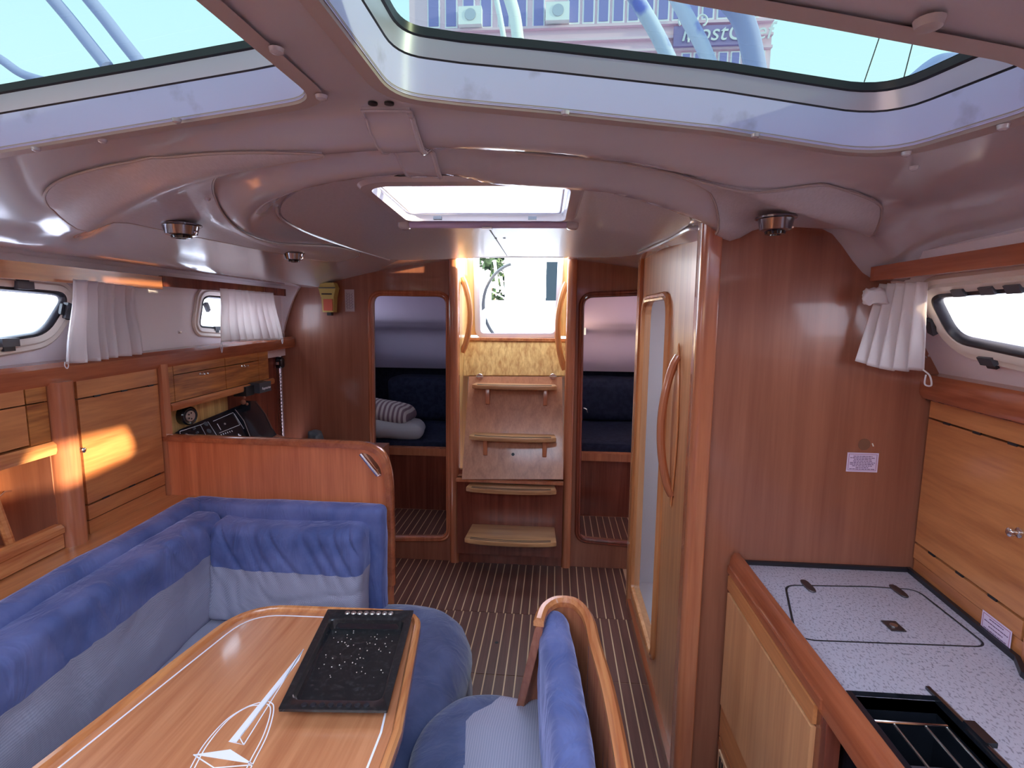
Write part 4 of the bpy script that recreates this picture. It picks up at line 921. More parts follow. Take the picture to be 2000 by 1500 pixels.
# aft backrest: thick blue slab with front pillow
bm = cushion((-1.44, 1.90, .42), (-.648, 1.985, .862), .030, amp=.005, sc=6, div=(40, 5, 22), seed=7); put('aft_backrest', bm, blue, st)
def leanp(p):
    t = (p.z-.44)/.38; up_ = max(0, min(1, (p.z-.60)/.06)); k = 1 if p.y < 1.80 else 0
    e_ = .012*math.sin(math.pi*max(0, min(1, (p.x+1.285)/.59)))
    return V((p.x, p.y+.06*t+crease(p.x, p.z, k*up_, 2)+.5*crease(p.x*.6+p.z, p.z-p.x, k*(1-up_), 8), p.z-e_*.5))
bm = cushion((-1.285, 1.745, .452), (-.695, 1.895, .812), .036, f=leanp, amp=.009, sc=6, div=(110, 8, 40), puff=.10, seed=11)
cut(bm, (0, 0, .633), (0.02, 0, 1)); b1, b2 = split(bm, lambda c: c.z+.02*c.x < .633)
cu_ = thing('loose_cushion', 'loose back cushion, blue velour above woven grey, leaning at the aft end of the settee', 'cushion', (-.99, 1.82, .45)); put('velour_top', b1, blue, cu_); put('woven_panel', b2, woven, cu_)
# ================================================================== table
ZT = .72
tt = thing('saloon_table', 'varnished saloon table with rounded corners, raised rim and white inlay', 'table', (-.65, .9, 0))
tp = [PZ(p[0], p[1], ZT) for p in [(806, 1212), (828, 1248), (764, 1492)]]
TO = rnd([V((-.300, .2, ZT)), V((-.318, 1.0, ZT)), V((-.385, 1.445, ZT)), V((-.905, 1.43, ZT)), V((-.985, .8, ZT)), V((-1.0, .2, ZT))], [.06, .0, .07, .13, 0, .06], 8)
put('tabletop', bev(plate(B(), TO, [], (0, 0, -.03)), .004, 1), wood_tab, tt)
put('rim', sweep(B(), TO, [(-.010, -.030), (.006, -.030), (.010, -.018), (.010, .004), (.004, .011), (-.006, .010), (-.012, .001)], (0, 0, 1), True), rail_m, tt)
def inpath(off): return [V((a, b, ZT+.0004)) for a, b in shrink([(p.x, p.y) for p in TO], off)]
put('inlay_line', sweep(B(), inpath(.034), [(-.0022, 0), (.0022, 0), (.0022, .0006), (-.0022, .0006)], (0, 0, 1), True), inlay, tt)
put('pedestal', bev(box(B(), (-.80, .55, .02), (-.52, 1.15, .69)), .01, 2), wood_zl, tt)
def inl(pts, nm='inlay_motif', h=.0006): return put(nm, plate(B(), [PZ(*p, ZT+.0004) for p in pts], [], (0, 0, h)), inlay, tt, False)
def inline(pts, w=.0016, n=8, closed=False): return put('inlay_line', sweep(B(), [PZ(*p, ZT+.0004) if not isinstance(p, V) else p for p in pts], [(-w, 0), (w, 0), (w, .0006), (-w, .0006)], (0, 0, 1), closed), inlay, tt)
inl([(593, 1268), (448, 1447), (462, 1450), (497, 1405)]); inl([(593, 1268), (462, 1450), (470, 1437), (584, 1290)])
inline([(593, 1268), (476, 1455), (447, 1448)], .0012); inline([(466, 1437), (476, 1455)], .001)
def pxc(pts, n=8): return [(p.x, p.y) for p in curve([V((a, b, 0)) for a, b in pts], n)]
for o_ in (0, 1):
    A = [(372+o_*8, 1500), (398+o_*7, 1455), (440+o_*4, 1408), (480+o_*2, 1382), (508, 1372+o_*5)]
    Bc = [(524-o_*3, 1370+o_*5), (534-o_*6, 1378+o_*4), (532-o_*6, 1402), (520-o_*7, 1440), (500-o_*8, 1480), (490-o_*8, 1500)]
    inline(pxc(A), .0012); inline(pxc(Bc), .0012)
inl([(378, 1474), (450, 1464), (494, 1492)]); 
inline([(378, 1474), (418, 1500), (494, 1494)], .0012)
# baking tray
navy.node_tree.nodes['Principled BSDF'].inputs['Specular IOR Level'].default_value = .15
tr = thing('baking_tray', 'black enamelled baking tray lying on the saloon table', 'tray', (-.49, 1.2, ZT))
zz = .752; tO = [PZ(640, 1190, zz), PZ(808, 1192, zz), PZ(757, 1388, zz), PZ(543, 1385, zz)]
ux = (tO[1]-tO[0]); uy = (tO[3]-tO[0])
def TP(u, v, z): return (tO[0].lerp(tO[1], u)).lerp(tO[3].lerp(tO[2], u), v)+V((0, 0, z-zz))
def tring(u0, u1, v0, v1, z, r=.012): return rnd([TP(u0, v0, z), TP(u1, v0, z), TP(u1, v1, z), TP(u0, v1, z)], r, 5)
bm = B(); L_ = [tring(0, 1, 0, 1, zz, .004), tring(.07, .93, .10, .93, zz, .02), tring(.085, .915, .115, .915, zz-.004, .02), tring(.10, .90, .13, .90, zz-.026, .02)]
for A, Bq in zip(L_, L_[1:]): bridge(bm, A, Bq)
bmesh.ops.remove_doubles(bm, verts=bm.verts, dist=1e-5)
bm.faces.new([bm.verts.new(p) for p in L_[-1]])
dn = B(); bridge(dn, tring(0, 1, 0, 1, zz, .004), tring(.0, 1, .0, 1, zz-.006, .004)); 
enamel = noisy(mat('black_enamel', (.012, .012, .014), .28, coat=.3), (.010, .010, .012), (.05, .045, .048), 90, detail=8, lo=.52, hi=.80)
put('pan', bm, enamel, tr); put('rim_edge', dn, blackg, tr)
for k in range(8):
    u = .24+k*.075; put('rim_stud', lathe(B(), [(.0075, 0), (.006, .003), (.0001, .004)], TP(u*.95+.02, .045, zz), n=10), steel, tr)
    put('rim_slot', lathe(B(), [(.007, 0), (.006, .0025), (.0001, .003)], TP(.22+k*.082, .965, zz), n=10), seal, tr)
rc = B(); random.seed(3)
for k in range(60):
    p = TP(.15+.7*random.random(), .15+.5*random.random(), zz-.0255); s = random.uniform(.0005, .0013); box(rc, p-V((s, s, 0)), p+V((s, s, s)))
o = put('crumbs', rc, frame_w, tr, False); o['kind'] = 'stuff'
bm = B(); bridge(bm, tring(.09, .91, .12, .91, zz-.012), tring(.11, .89, .14, .89, ZT+.001)); bm.faces.new([bm.verts.new(p) for p in tring(.11, .89, .14, .89, ZT+.001)]); put('underside', bm, blackg, tr)
# ================================================================== centre bench
bn = thing('centre_bench', 'small blue saloon bench with curved wooden back in the aisle', 'bench', (-.1, 1.0, 0))
bz = .45
bpts = [PZ(*p, bz) for p in [(1075, 1352), (1015, 1352), (960, 1345), (905, 1350), (858, 1375), (822, 1412), (800, 1452), (790, 1500)]]
be = [V((.06, bpts[0].y, bz))]+curve(bpts[1:], 5)+[V((-.37, .5, bz)), V((.06, .5, bz))]
def bench_top():
    P2 = [(p.x, p.y) for p in be]; bm = B(); prev = None; prof = [(0.0, -.14), (-.004, -.10), (0, -.045), (.003, -.03), (.012, -.012), (.030, -.001), (.055, .004)]
    for off, dz in prof:
        r = [V((a, b, bz+dz)) for a, b in shrink(P2, off)]
        if prev: bridge(bm, prev, r)
        prev = r
    s = cdt_surface([(p.x, p.y) for p in prev], [], lambda X, Y: np.full(X.shape, bz+.004)+.010*np.clip(sdist(X, Y, np.array([(p.x, p.y) for p in prev]))/.12, 0, 1), .025)
    me = bpy.data.meshes.new('x'); s.to_mesh(me); bm.from_mesh(me); s.free(); bmesh.ops.remove_doubles(bm, verts=bm.verts, dist=.0005)
    for v in bm.verts: v.co += noise.noise_vector(v.co*10)*.003
    return bm
bnd = [PZ(*p, bz) for p in [(985, 1352), (960, 1378), (925, 1398), (910, 1415), (908, 1500)]]
def is_woven(c):
    if c.z < bz-.03: return False
    P3 = [(p.x, p.y) for p in bnd]+[(bnd[-1].x, .4), (.2, .4), (.2, 1.7), (bnd[0].x, 1.7)]
    return inpoly(c.x, c.y, P3)
bt = bench_top()
for a_, b_ in zip(bnd, bnd[1:]): d_ = b_-a_; cut(bt, a_, (d_.y, -d_.x, 0))
cut(bt, (0, 0, bz-.03), (0, 0, 1))
b1, b2 = split(bt, is_woven)
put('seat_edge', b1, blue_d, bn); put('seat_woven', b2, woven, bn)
put('bench_base', plate(B(), [V((p[0], p[1], bz-.14)) for p in shrink([(p.x, p.y) for p in be], .02)], [], (0, 0, -.31)), wood_zl, bn, False)
btop = .80
bp2 = [PZ(*p, btop) for p in [(1052, 1214), (1062, 1188), (1085, 1173), (1118, 1174), (1140, 1190), (1153, 1215)]]
spine = curve([(p.x, p.y, 0) for p in bp2]+[(.112, 1.23, 0), (.128, 1.08, 0), (.136, .90, 0), (.136, .70, 0), (.130, .45, 0)], 6)
def bench_board():
    bm = B(); n = len(spine); g = []
    for i, p in enumerate(spine):
        t = (spine[min(i+1, n-1)]-spine[max(i-1, 0)]).normalized(); s = V((t.y, -t.x, 0)); s = -s
        fr = i/(n-1); zt_ = btop-.0*fr
        if i < 6: zt_ = btop-.015*(1-i/6)**2
        z0 = .0; k = .10*(max(0, 1-i/12))
        k2 = max(0, 1-i/24)**1.2; sh = V((-.13*k2, .30*k2, 0)); row = [p+s*.011+sh+V((0, 0, z0)), p+s*.011+V((0, 0, zt_-.012)), p+s*.007+V((0, 0, zt_-.003)), p+V((0, 0, zt_)), p-s*.007+V((0, 0, zt_-.003)), p-s*.011+V((0, 0, zt_-.012)), p-s*.011+sh+V((0, 0, z0))]
        g.append([bm.verts.new(q) for q in row])
    for A, Bq in zip(g, g[1:]):
        for j in range(7): bm.faces.new((A[j], A[(j+1) % 7], Bq[(j+1) % 7], Bq[j]))
    bm.faces.new(g[0]); bm.faces.new(g[-1][::-1]); return bm
put('back_board', bench_board(), trim_z, bn)
put('cap_rail', sweep(B(), [V((p.x, p.y, btop+.002)) for p in spine], [(-.014, -.016), (.014, -.016), (.014, -.002), (.006, .008), (-.006, .008), (-.014, -.002)], (0, 0, 1)), rail_m, bn)
def bcush(p):
    t = (p.y-.45)/.9; return V((p.x+.050*min(1, (1.43-p.y)/.6), p.y, p.z))
bm = cushion((-.035, .42, .455), (.052, 1.425, .785), .042, f=bcush, amp=.006, sc=9, div=(8, 44, 16), seed=5); put('back_cushion', bm, blue, bn)
# ================================================================== galley
ZW = .90
WX = .545
gy = 1.497
wp = [V((WX, -1.0, ZW)), V((stbX(-1.0), -1.0, ZW)), V((stbX(gy), gy, ZW)), V((WX, gy, ZW))]
hob = [V((.560, .30, ZW)), V((.722, .30, ZW)), V((.722, .968, ZW)), V((.560, .968, ZW))]
lid = rnd([PZ(*p, ZW) for p in [(1555, 1250), (1932, 1264), (1790, 1152), (1700, 1146), (1533, 1143)]], [.05, .03, .03, 0, .03], 7)
wt = thing('galley_worktop', 'pale speckled galley worktop with inset fridge lid', 'worktop', (.78, .9, ZW))
put('worktop', plate(B(), wp, [hob, lid], (0, 0, -.03)), work_m, wt, False)
li2 = [V((a, b, ZW)) for a, b in shrink([(p.x, p.y) for p in lid], .0035)]
ld = put('fridge_lid', bev(plate(B(), li2, [], (0, 0, -.02)), .0006, 1), work_m, wt)
put('lid_gap', plate(B(), [p+V((0, 0, -.006)) for p in lid], [], (0, 0, -.02)), blackm, wt, False)
def flat_oval(px, a, b, rot, m, nm, parent, r=None):
    c = PZ(*px, ZW); P_ = []
    for k in range(24):
        th = 2*math.pi*k/24; x, y = a*math.copysign(abs(math.cos(th))**.6, math.cos(th)), b*math.copysign(abs(math.sin(th))**.8, math.sin(th)); P_.append(c+V((x*math.cos(rot)-y*math.sin(rot), x*math.sin(rot)+y*math.cos(rot), .0005)))
    return put(nm, bev(plate(B(), P_, [], (0, 0, .004)), .0012, 1), m, parent)
hm = mat('dark_bronze', (.12, .10, .11), .35, .8)
for px in ((1578, 1146), (1755, 1156)): flat_oval(px, .011, .032, -.0, hm, 'hinge', ld)
c = PZ(1745, 1224, ZW); pu = put('pull_plate', bbox(c+V((-.016, -.020, .0003)), c+V((.016, .020, .003)), .001), hm, ld); put('pull_ring', lathe(B(), [(.008, .003), (.008, .005), (.005, .006), (.0001, .0055)], c, n=14), steel, pu)
put('lid_seam', sweep(B(), [p+V((0, 0, .0004)) for p in lid], [(-.0020, 0), (.0020, 0), (.0020, .0005), (-.0020, .0005)], (0, 0, 1), True), blackm, wt, False)
# black sealant strips
struct('trim_worktop_aft', sweep(B(), [V((WX, gy-.004, ZW+.004)), V((stbX(gy), gy-.004, ZW+.004))], [(-.005, -.006), (.005, -.006), (.004, .006), (-.005, .007)], (0, 0, 1)), seal, False)
struct('trim_worktop_side', sweep(B(), [V((stbX(gy)-.005, gy, ZW+.004)), V((stbX(1.10)-.005, 1.10, ZW+.004)), V((stbX(1.06)-.03, 1.05, ZW+.004)), V((stbX(.3)-.03, .3, ZW+.004))], [(-.006, -.006), (.006, -.006), (.005, .008), (-.005, .008)], (0, 0, 1)), seal, False)
# fiddle rail
struct('trim_galley_fiddle', sweep(B(), [V((WX-.018, gy-.006, ZW)), V((WX-.018, -1.0, ZW))], [(-.020, -.035), (.018, -.035), (.020, -.01), (.016, .022), (.008, .034), (-.006, .034), (-.018, .020), (-.022, -.008)], (0, 0, 1)), trim_m)
GX = .505
gf = thing('galley_cabinet', 'galley base cabinet front with a large smooth wooden door', 'cabinet', (GX, 1.1, 0))
def GQ(pxs, X=GX): return [PX(*p, X) for p in pxs]
put('carcass', box(B(), (GX+.004, .93, .05), (GX+.03, 1.496, .87)), trim_d, gf, False)
def gslab(y0, y1, z0, z1, m, nm, X=GX, t=.02, w=.004): return put(nm, bev(box(B(), (X, y0, z0), (X+t, y1, z1)), w, 2), m, gf)
gt = PX(1430, 1112, GX); print('galley', [tuple(round(c, 3) for c in PX(*p, GX)) for p in [(1430, 1112), (1428, 1160), (1590, 1380), (1590, 1425), (1412, 1375), (1460, 1500)]])
gslab(.95, 1.49, .876, .896, trim_m, 'top_strip', GX-.002); gslab(.967, 1.475, .832, .872, wood_y, 'fascia', GX-.004)
dr = gslab(.967, 1.465, .482, .826, wood_zl, 'door', GX-.006); gslab(.967, 1.475, .375, .474, wood_y, 'drawer_front'); gslab(.967, 1.475, .06, .368, wood_y, 'lower_drawer_front')
put('side_panel', box(B(), (GX+.0, .975, .05), (GX+.02, .995, .87)), trim_d, gf, False)
put('grille', bev(box(B(), (GX-.004, 1.32, .27), (GX, 1.46, .34)), .001, 1), pale_m, gf)
for k in range(6): put('grille_slot', box(B(), (GX-.006, 1.335+k*.02, .28), (GX-.003, 1.345+k*.02, .33)), blackm, gf, False)
# stove in its recess
sv = thing('stove', 'black gimballed stove with pan rails sunk in the galley worktop', 'stove', (.64, .6, .6))
bm = B()
def wall4(bm, x0, x1, y0, y1, z0, z1):
    box(bm, (x0-.004, y0, z0), (x0, y1, z1)); box(bm, (x1, y0, z0), (x1+.004, y1, z1)); box(bm, (x0, y1, z0), (x1, y1+.004, z1)); box(bm, (x0, y0-.004, z0), (x1, y0, z1)); box(bm, (x0, y0, z0-.004), (x1, y1, z0))
wall4(bm, .556, .722, .30, .968, .70, .895); put('well', bm, blackg, sv, False)
put('well_rim', sweep(B(), [V(p)+V((0, 0, .001)) for p in hob], [(-.006, -.004), (.004, -.004), (.004, .004), (-.006, .006)], (0, 0, 1), True), blackg, sv)
put('side_rail', bbox((.716, .30, .893), (.723, .995, .906), .002), blackg, sv); put('side_rail_edge', tube(B(), [(.7235, .30, .904), (.7235, .98, .904)], .0018, 6), steel, sv)
put('rail_clip', bbox((.719, .855, .900), (.738, .905, .909), .004), blackg, sv); put('hob_plate', bbox((.580, .34, .828), (.710, .88, .836), .003), mat('hob_steel', (.16, .15, .19), .3, .6), sv)
put('fiddle_bar', bbox((.560, .34, .886), (.567, .945, .898), .002), steel, sv)
put('cross_bar', tube(B(), [(.567, .912, .890), (.700, .912, .890)], .0026), chrome, sv)
for y in (.83, .74, .65): put('pan_support', tube(B(), [(.575, y, .866), (.700, y, .866)], .0022), steel, sv)
for x in (.612, .665, .700): put('pan_support', tube(B(), [(x, .36, .868), (x, .912, .886)], .0022), steel, sv)
put('burner', lathe(B(), [(.030, .836), (.030, .846), (.018, .852), (.0001, .852)], (.64, .62, 0)), blackm, sv); put('burner', lathe(B(), [(.024, .836), (.024, .846), (.013, .852), (.0001, .852)], (.64, .79, 0)), blackm, sv)
put('stove_front', bbox((GX+.012, .32, .25), (GX+.03, .96, .70), .006), blackg, sv); put('oven_latch', tube(B(), [(GX+.0, .90, .69), (GX+.0, .84, .66)], .008), chrome, sv)
# starboard locker behind the worktop
def sq(y0, y1, z0, z1, off): return [V((stbX(y0)-off, y0, z0)), V((stbX(y1)-off, y1, z0)), V((stbX(y1)-off, y1, z1)), V((stbX(y0)-off, y0, z1))]
def sslab(y0, y1, z0, z1, off=0, t=.018, bw=.002): return bev(hexa(B(), sq(y0, y1, z0, z1, off), (t, 0, 0)), bw, 1)
gl = thing('galley_locker', 'wall locker with wide horizontal veneer door above the galley worktop', 'locker', (1.0, 1.3, ZW))
put('carcass', hexa(B(), sq(.2, 1.495, ZW, 1.40, -.022), (.02, 0, 0)), trim_d, gl, False)
d_ = put('door', sslab(1.105, 1.488, .992, 1.335), wood_y, gl); knob(V((stbX(1.143)-.001, 1.143, 1.16)), -STB[1], d_, chrome, .010)
put('top_strip', sslab(1.105, 1.488, 1.340, 1.388), wood_y, gl); put('bottom_strip', sslab(1.105, 1.488, .945, .986), wood_y, gl); put('plinth', sslab(1.10, 1.488, ZW, .942, -.003), wood_y, gl)
put('stile', sslab(1.03, 1.098, ZW, 1.388, 0), trim_z, gl); put('door', sslab(.45, 1.022, .992, 1.335), wood_y, gl); put('plinth', sslab(.3, 1.022, ZW, .986, -.003), wood_y, gl)
put('cornice', sweep(B(), [V((stbX(y)+.0, y, 1.395)) for y in (1.488, .2)], [(-.012, -.008), (.014, -.008), (.018, 0), (.014, .008), (-.012, .008)], (0, 0, 1)), trim_d, gl)
for y in (1.40, 1.29, 1.18):
    for z in (.989, 1.337): put('hinge', sslab(y, y+.026, z-.003, z+.003, .0015, .004, .0005), blackm, gl)
# instruction stickers
def sticker(c, ex, ez, w_, h_, label, lines):
    n = V(ex).cross(V(ez)).normalized(); t = thing('instruction_sticker', label, 'sticker', c)
    def quad(a0, a1, b0, b1, d, m, nm): return put(nm, hexa(B(), [c+ex*a0+ez*b0+n*d, c+ex*a1+ez*b0+n*d, c+ex*a1+ez*b1+n*d, c+ex*a0+ez*b1+n*d], n*.0004), m, t, False)
    quad(-w_/2, w_/2, -h_/2, h_/2, .0004, paper, 'sheet')
    e_ = .004; l_ = .0010
    for a0, a1, b0, b1 in ((-w_/2+e_, w_/2-e_, h_/2-e_-l_, h_/2-e_), (-w_/2+e_, w_/2-e_, -h_/2+e_, -h_/2+e_+l_), (-w_/2+e_, -w_/2+e_+l_, -h_/2+e_, h_/2-e_), (w_/2-e_-l_, w_/2-e_, -h_/2+e_, h_/2-e_)): quad(a0, a1, b0, b1, .0008, inkr, 'border_line')
    random.seed(9)
    for k, fr in enumerate(lines):
        z = h_/2-.010-k*(h_-.018)/(len(lines)-1); x0 = -w_*.40*fr; x = x0
        while x < w_*.40*fr-.002:
            L = random.uniform(.004, .010); quad(x, min(x+L, w_*.40*fr), z-.0009, z+.0009, .0008, ink, 'text_word'); x += L+.0015
sticker(PY(1684, 903, 1.4985), V((1, 0, 0)), V((0, 0, 1)), .082, .054, 'small printed sticker with dark red border on the galley bulkhead', [.75, 1, .7, .75, 1, 1, .8, .5, 1])
n_ = -STB[1]; exs = V((n_.y, -n_.x, 0)).normalized(); exs = exs if exs.y < 0 else -exs
sticker(PP(1945, 1233, shift(STB, -.0015)), exs, V((0, 0, 1)), .088, .052, 'small printed sticker low on the locker beside the worktop', [.6, 1, .6, 1, .8])
q = PY(1688, 868, 1.499); tag(put('sticker_mark', lathe(B(), [(.016, 0), (.0155, .0006), (.0001, .0006)], q, (0, -1, 0)), mat('old_glue', (.19, .085, .05), .5)), 'faint round glue mark above the bulkhead sticker', 'mark')
tag(put('picture_hook', tube(B(), [q+V((.020, -.001, .004)), q+V((.022, -.004, -.004))], .0016, 6), frame_w), 'tiny pale pin beside the round glue mark', 'pin')
# ================================================================== outside: cockpit, quay building, trees
cw = mat('cockpit_gelcoat', (.82, .82, .84), .4)
bm = box(B(), (-.655, 3.62, 1.40), (.12, 5.3, 1.44)); box(bm, (-1.9, 5.3, 1.40), (1.4, 7.5, 1.44)); ck = struct('floor_cockpit', bm, cw, False)
for x0, x1, n in ((-1.9, -.66, 'port'), (.13, 1.75, 'starboard')): struct('trim_deck_%s' % n, box(B(), (x0, 3.31, 1.97), (x1, 5.3, 2.0)), cw, False)
struct('trim_cockpit_under', box(B(), (-.66, 3.62, .0), (.13, 3.66, 1.42)), cw, False)
hl = thing('helm_pedestal', 'white covered helm pedestal seen through the companionway', 'helm', (-.25, 4.9, 1.44))
put('pedestal_cover', cushion((-.47, 4.8, 1.70), (-.10, 5.2, 2.35), .08, amp=.01, sc=4), cw, hl); put('cockpit_table', bbox((-.62, 4.5, 1.44), (.25, 5.1, 1.72), .03), cw, hl); put('cover_hem', tube(B(), [(-.44, 4.79, 1.77), (-.13, 4.79, 1.77)], .012), steel, hl)
sw = thing('steering_wheel', 'large steering wheel partly hidden by the white helm cover', 'wheel', (-.45, 4.4, 1.7))
cen = V((-.30, 4.4, 1.68)); put('rim', tube(B(), [cen+V((.30*math.cos(a), 0, .34*math.sin(a))) for a in [math.pi*.58+k*math.pi*.84/24 for k in range(25)]], .013, 8), blackm, sw)
for a in (2.75, 3.5): put('spoke', tube(B(), [cen+V((.05*math.cos(a), 0, .05*math.sin(a))), cen+V((.30*math.cos(a), 0, .34*math.sin(a)))], .006, 6), steel, sw)
tag(put('winch_handle', tube(B(), [(-.60, 4.30, 1.44), (-.58, 4.29, 1.62), (-.52, 4.25, 1.66), (-.43, 4.2, 1.60)], .022), cw), 'white rounded lever at the left edge of the cockpit view', 'lever')
tarp = noisy(mat('lilac_tarp', (.16, .15, .24), .7), (.10, .095, .17), (.30, .29, .36), 2.2, lo=.35, hi=.65, stretch=(1, .4, 3))
tag(put('covered_boat', cushion((3.1, 1.6, -.4), (4.8, 9.5, 1.60), .5, amp=.10, sc=1.1), tarp), 'moored boat under a lilac cover beyond the right window', 'boat')
rl = thing('pushpit_rail', 'steel stern rail left of the helm cover in the cockpit view', 'rail', (-.8, 6.6, 1.44))
for pts_ in ([(948, 556), (992, 566)], [(966, 508), (972, 570)], [(978, 540), (984, 575)], [(985, 530), (1000, 566)]): put('rail_tube', tube(B(), [PY(x, y, 6.8) for x, y in pts_], .018), steel, rl)
for x in (-1.4, -.5): put('stanchion', tube(B(), [(x, 6.8, 1.43), (x, 6.8, 1.98)], .016), steel, rl)
teal = mat('teal_canvas', (.010, .016, .022), .9, spec=.1)
q0, q1 = PY(1066, 550, 6.5), PY(1090, 512, 6.5); tag(put('spray_hood', bbox((q0.x, 6.45, 1.44), (q1.x+.15, 6.55, q1.z), .02), teal), 'dark teal canvas panel right of the helm cover in the cockpit view', 'canvas')
leaf = noisy(mat('foliage', (.03, .05, .02), .9, spec=.1), (.008, .014, .008), (.06, .09, .04), 3, lo=.4, hi=.6)
random.seed(6)
for i, (x, y, z, r, lb) in enumerate(((-1.8, 14, 1.8, 1.3, 'leafy green tree seen left of the helm through the companionway'), (1.2, 15, 1.5, 1.2, 'leafy shrub seen right of the helm through the companionway'))):
    t = thing('tree', lb, 'tree', (x, y, 0)); bm = B()
    for k in range(900):
        d = V((random.gauss(0, 1), random.gauss(0, 1), random.gauss(0, 1))).normalized()*r*random.uniform(.55, 1); c = V((x, y, z+.6))+d; s = random.uniform(.08, .20)
        a = V((random.uniform(-1, 1), random.uniform(-1, 1), random.uniform(-1, 1))).normalized()*s; b = a.cross(V((random.uniform(-1, 1), .3, random.uniform(-1, 1)))).normalized()*s*.5
        bm.faces.new([bm.verts.new(c+a), bm.verts.new(c+b), bm.verts.new(c-a), bm.verts.new(c-b)])
    put('foliage', bm, leaf, t, False)['kind'] = 'stuff'; put('trunk', tube(B(), [(x, y, -1), (x+.1, y, z+.5)], .12), brown, t)
# quay building, 25 m astern
BYD = 26.0
bwall = mat('building_plaster', (.92, .66, .78), .8); bwhite = mat('building_white', (.95, .94, .97), .7); bglass = mat('building_window', (.30, .27, .62), .4); bsign = mat('sign_board', (.36, .26, .52), .6)
bd = thing('quay_building', 'pink office building with tall windows and a restaurant sign seen through the right hatch', 'building', (0, BYD, 0))
def BP(x, y): return PY(x, y, BYD)
b0, b1_ = BP(800, 60), BP(1508, 60)
put('wall', box(B(), (b0.x, BYD, -2), (b1_.x, BYD+6, 25)), bwall, bd, False)
zb_, zt_ = BP(1200, 47).z, BP(1200, -60).z
for x in list(range(1108, 1480, 29)):
    p = BP(x, 40); wdt = BP(x+24, 40).x-p.x; f_ = put('window', bbox((p.x, BYD-.10, zb_), (p.x+wdt, BYD, zt_), .02, 1), bwhite, bd)
    put('pane', box(B(), (p.x+.07, BYD-.13, zb_+.08), (p.x+wdt-.07, BYD-.09, zt_-.08)), bglass, f_, False)
for x in range(836, 1062, 34):
    p = BP(x, 50); wdt = BP(x+24, 40).x-p.x; z0 = BP(x, 58).z; f_ = put('window', bbox((p.x, BYD-.10, z0), (p.x+wdt, BYD, zt_), .02, 1), bwhite, bd)
    put('pane', box(B(), (p.x+.06, BYD-.13, z0+.08), (p.x+wdt-.06, BYD-.09, zt_-.08)), bglass, f_, False)
zl0, zl1 = BP(1300, 170).z, BP(1300, 106).z
for x in range(1330, 1480, 24):
    p = BP(x, 110); wdt = BP(x+19, 110).x-p.x; f_ = put('window', bbox((p.x, BYD-.10, zl0), (p.x+wdt, BYD, zl1), .02, 1), bwhite, bd)
    put('pane', box(B(), (p.x+.06, BYD-.13, zl0+.06), (p.x+wdt-.06, BYD-.09, zl1-.06)), bglass, f_, False)
for y in (49, 76, 100): p = BP(1300, y); put('ledge', box(B(), (b0.x, BYD-.2, p.z-.05), (b1_.x, BYD, p.z+.05)), bwall, bd, False)
for x, y in ((922, 40), (1090, 32)):
    p = BP(x, y); u = put('air_conditioner', bbox(p+V((-.55, -.5, -.4)), p+V((.5, 0, .35)), .04), bwhite, bd); put('fan_grille', lathe(B(), [(.25, 0), (.25, .03), (.0001, .03)], p+V((0, -.5, 0)), (0, -1, 0)), alu, u)
s0, s1 = BP(1312, 98), BP(1460, 55)
sg = thing('shop_sign', 'violet sign board with white script letters and a chef hat drawing', 'sign', (s0.x, BYD-.3, s0.z))
put('board', bbox((s0.x, BYD-.35, s0.z), (s1.x, BYD-.2, s1.z), .03), bsign, sg)
m0 = BP(1412, 73); text_mesh('lettering', 'HostChef', .98, printw, sg, frame(m0+V((0, -.40, 0)), V((1, 0, 0)), V((0, 0, 1))), .02, shear=.25)
m1 = BP(1334, 50); hat = [m1+V((.28*math.cos(a), -.42, .28*math.sin(a))) for a in [k*.45-.6 for k in range(11)]]; put('hat_outline', tube(B(), hat, .045, 6), printw, sg)
m2 = BP(1366, 50); hat = [m2+V((.22*math.cos(a), -.42, .22*math.sin(a))) for a in [k*.45-1.3 for k in range(11)]]; put('hat_outline', tube(B(), hat, .045, 6), printw, sg)
put('hat_stroke', tube(B(), [BP(1340, 60)+V((0, -.42, 0)), BP(1340, 92)+V((0, -.42, 0))], .05, 6), printw, sg)
for y in (78, 86): put('hat_stroke', tube(B(), curve([BP(1338, y)+V((0, -.42, 0)), BP(1345, y-3)+V((0, -.42, 0)), BP(1352, y-9)+V((0, -.42, 0))]), .05, 6), printw, sg)
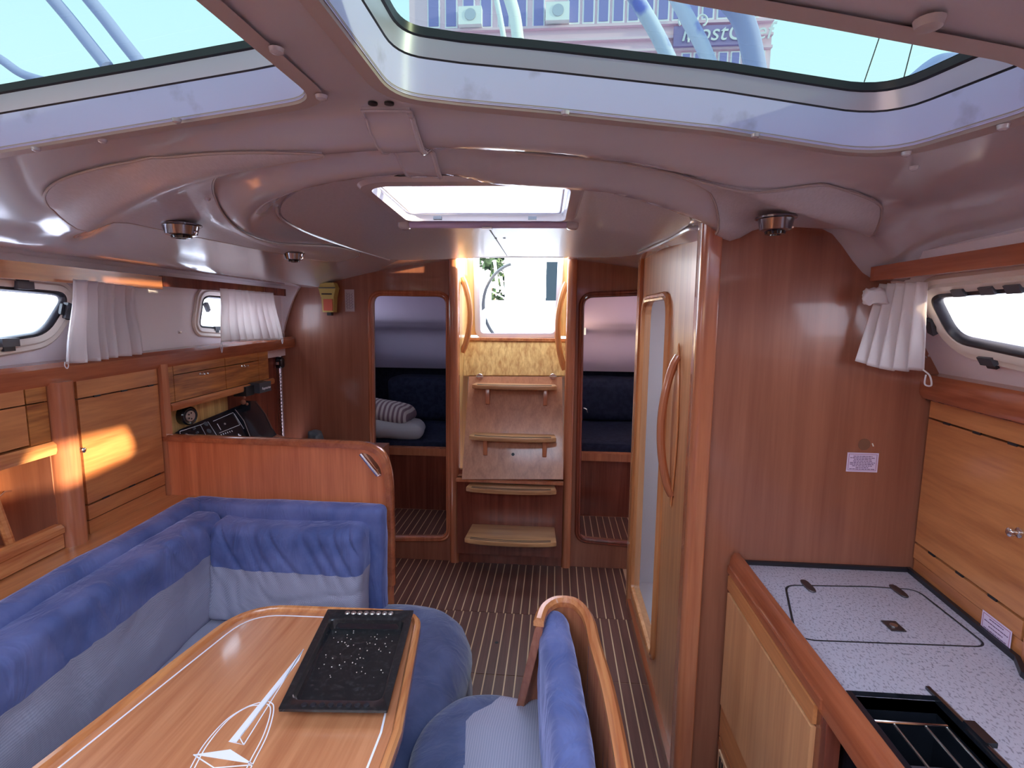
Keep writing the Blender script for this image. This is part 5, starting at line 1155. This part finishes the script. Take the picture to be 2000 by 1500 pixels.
# ropes, tubes of the cockpit awning and rigging above the hatches
rope = noisy(mat('rope_cover', (.36, .38, .72), .7), (.22, .24, .80), (.70, .72, .95), 9, lo=.4, hi=.5)
tubem = mat('awning_tube', (.42, .42, .72), .5)
def outer(pxs, Ys, r, m, name, label, cat, group=None):
    return tag(put(name, tube(B(), curve([PY(x, y, Y) for (x, y), Y in zip(pxs, Ys)], 8), r, 10), m), label, cat, group)
outer([(1225, -30), (1262, 30), (1290, 80), (1318, 140)], [1.7]*4, .021, rope, 'mooring_rope', 'left one of two blue flecked ropes crossing the right hatch', 'rope')
outer([(1308, -30), (1345, 40), (1372, 90), (1396, 150)], [1.75]*4, .021, rope, 'mooring_rope', 'blue flecked rope crossing the right hatch in front of the sign lettering', 'rope')
outer([(1395, -30), (1440, 20), (1462, 70), (1478, 150)], [1.7]*4, .030, tubem, 'awning_tube', 'thick blue grey tube arching across the right hatch beside the sign', 'tube')
outer([(1745, 190), (1790, 160), (1830, 130), (1870, 128), (1900, 150)], [1.75]*5, .030, tubem, 'awning_tube', 'short blue curved tube at the far corner of the right hatch', 'tube')
outer([(70, -40), (130, 30), (170, 80), (210, 130)], [1.6]*4, .018, tubem, 'awning_tube', 'left one of the two slanting tubes over the left hatch', 'tube')
outer([(150, -30), (200, 30), (235, 75), (275, 125)], [1.6]*4, .018, tubem, 'awning_tube', 'right one of the two slanting tubes over the left hatch', 'tube')
outer([(-60, 80), (0, 115), (45, 145), (110, 165)], [1.5]*4, .012, tubem, 'awning_tube', 'dark tube curving low over the far left of the hatch', 'tube')
outer([(990, -20), (1005, 30), (1012, 80)], [5]*3, .055, bwhite, 'mast', 'white mast standing in front of the building', 'mast')
outer([(965, -20), (976, 30), (985, 80)], [6]*3, .03, bwhite, 'mast', 'thin pale spar just left of the white mast', 'mast')
for i, (a, b) in enumerate((((1722, 60), (1688, 160)), ((1785, 75), (1762, 165)), ((1866, 95), (1850, 140)))):
    outer([a, ((a[0]+b[0])/2, (a[1]+b[1])/2), b], [8]*3, .008, seal, 'rigging_wire', ['first thin wire against the sky in the right hatch', 'middle thin wire against the sky in the right hatch', 'last thin wire near the corner of the right hatch'][i], 'wire')
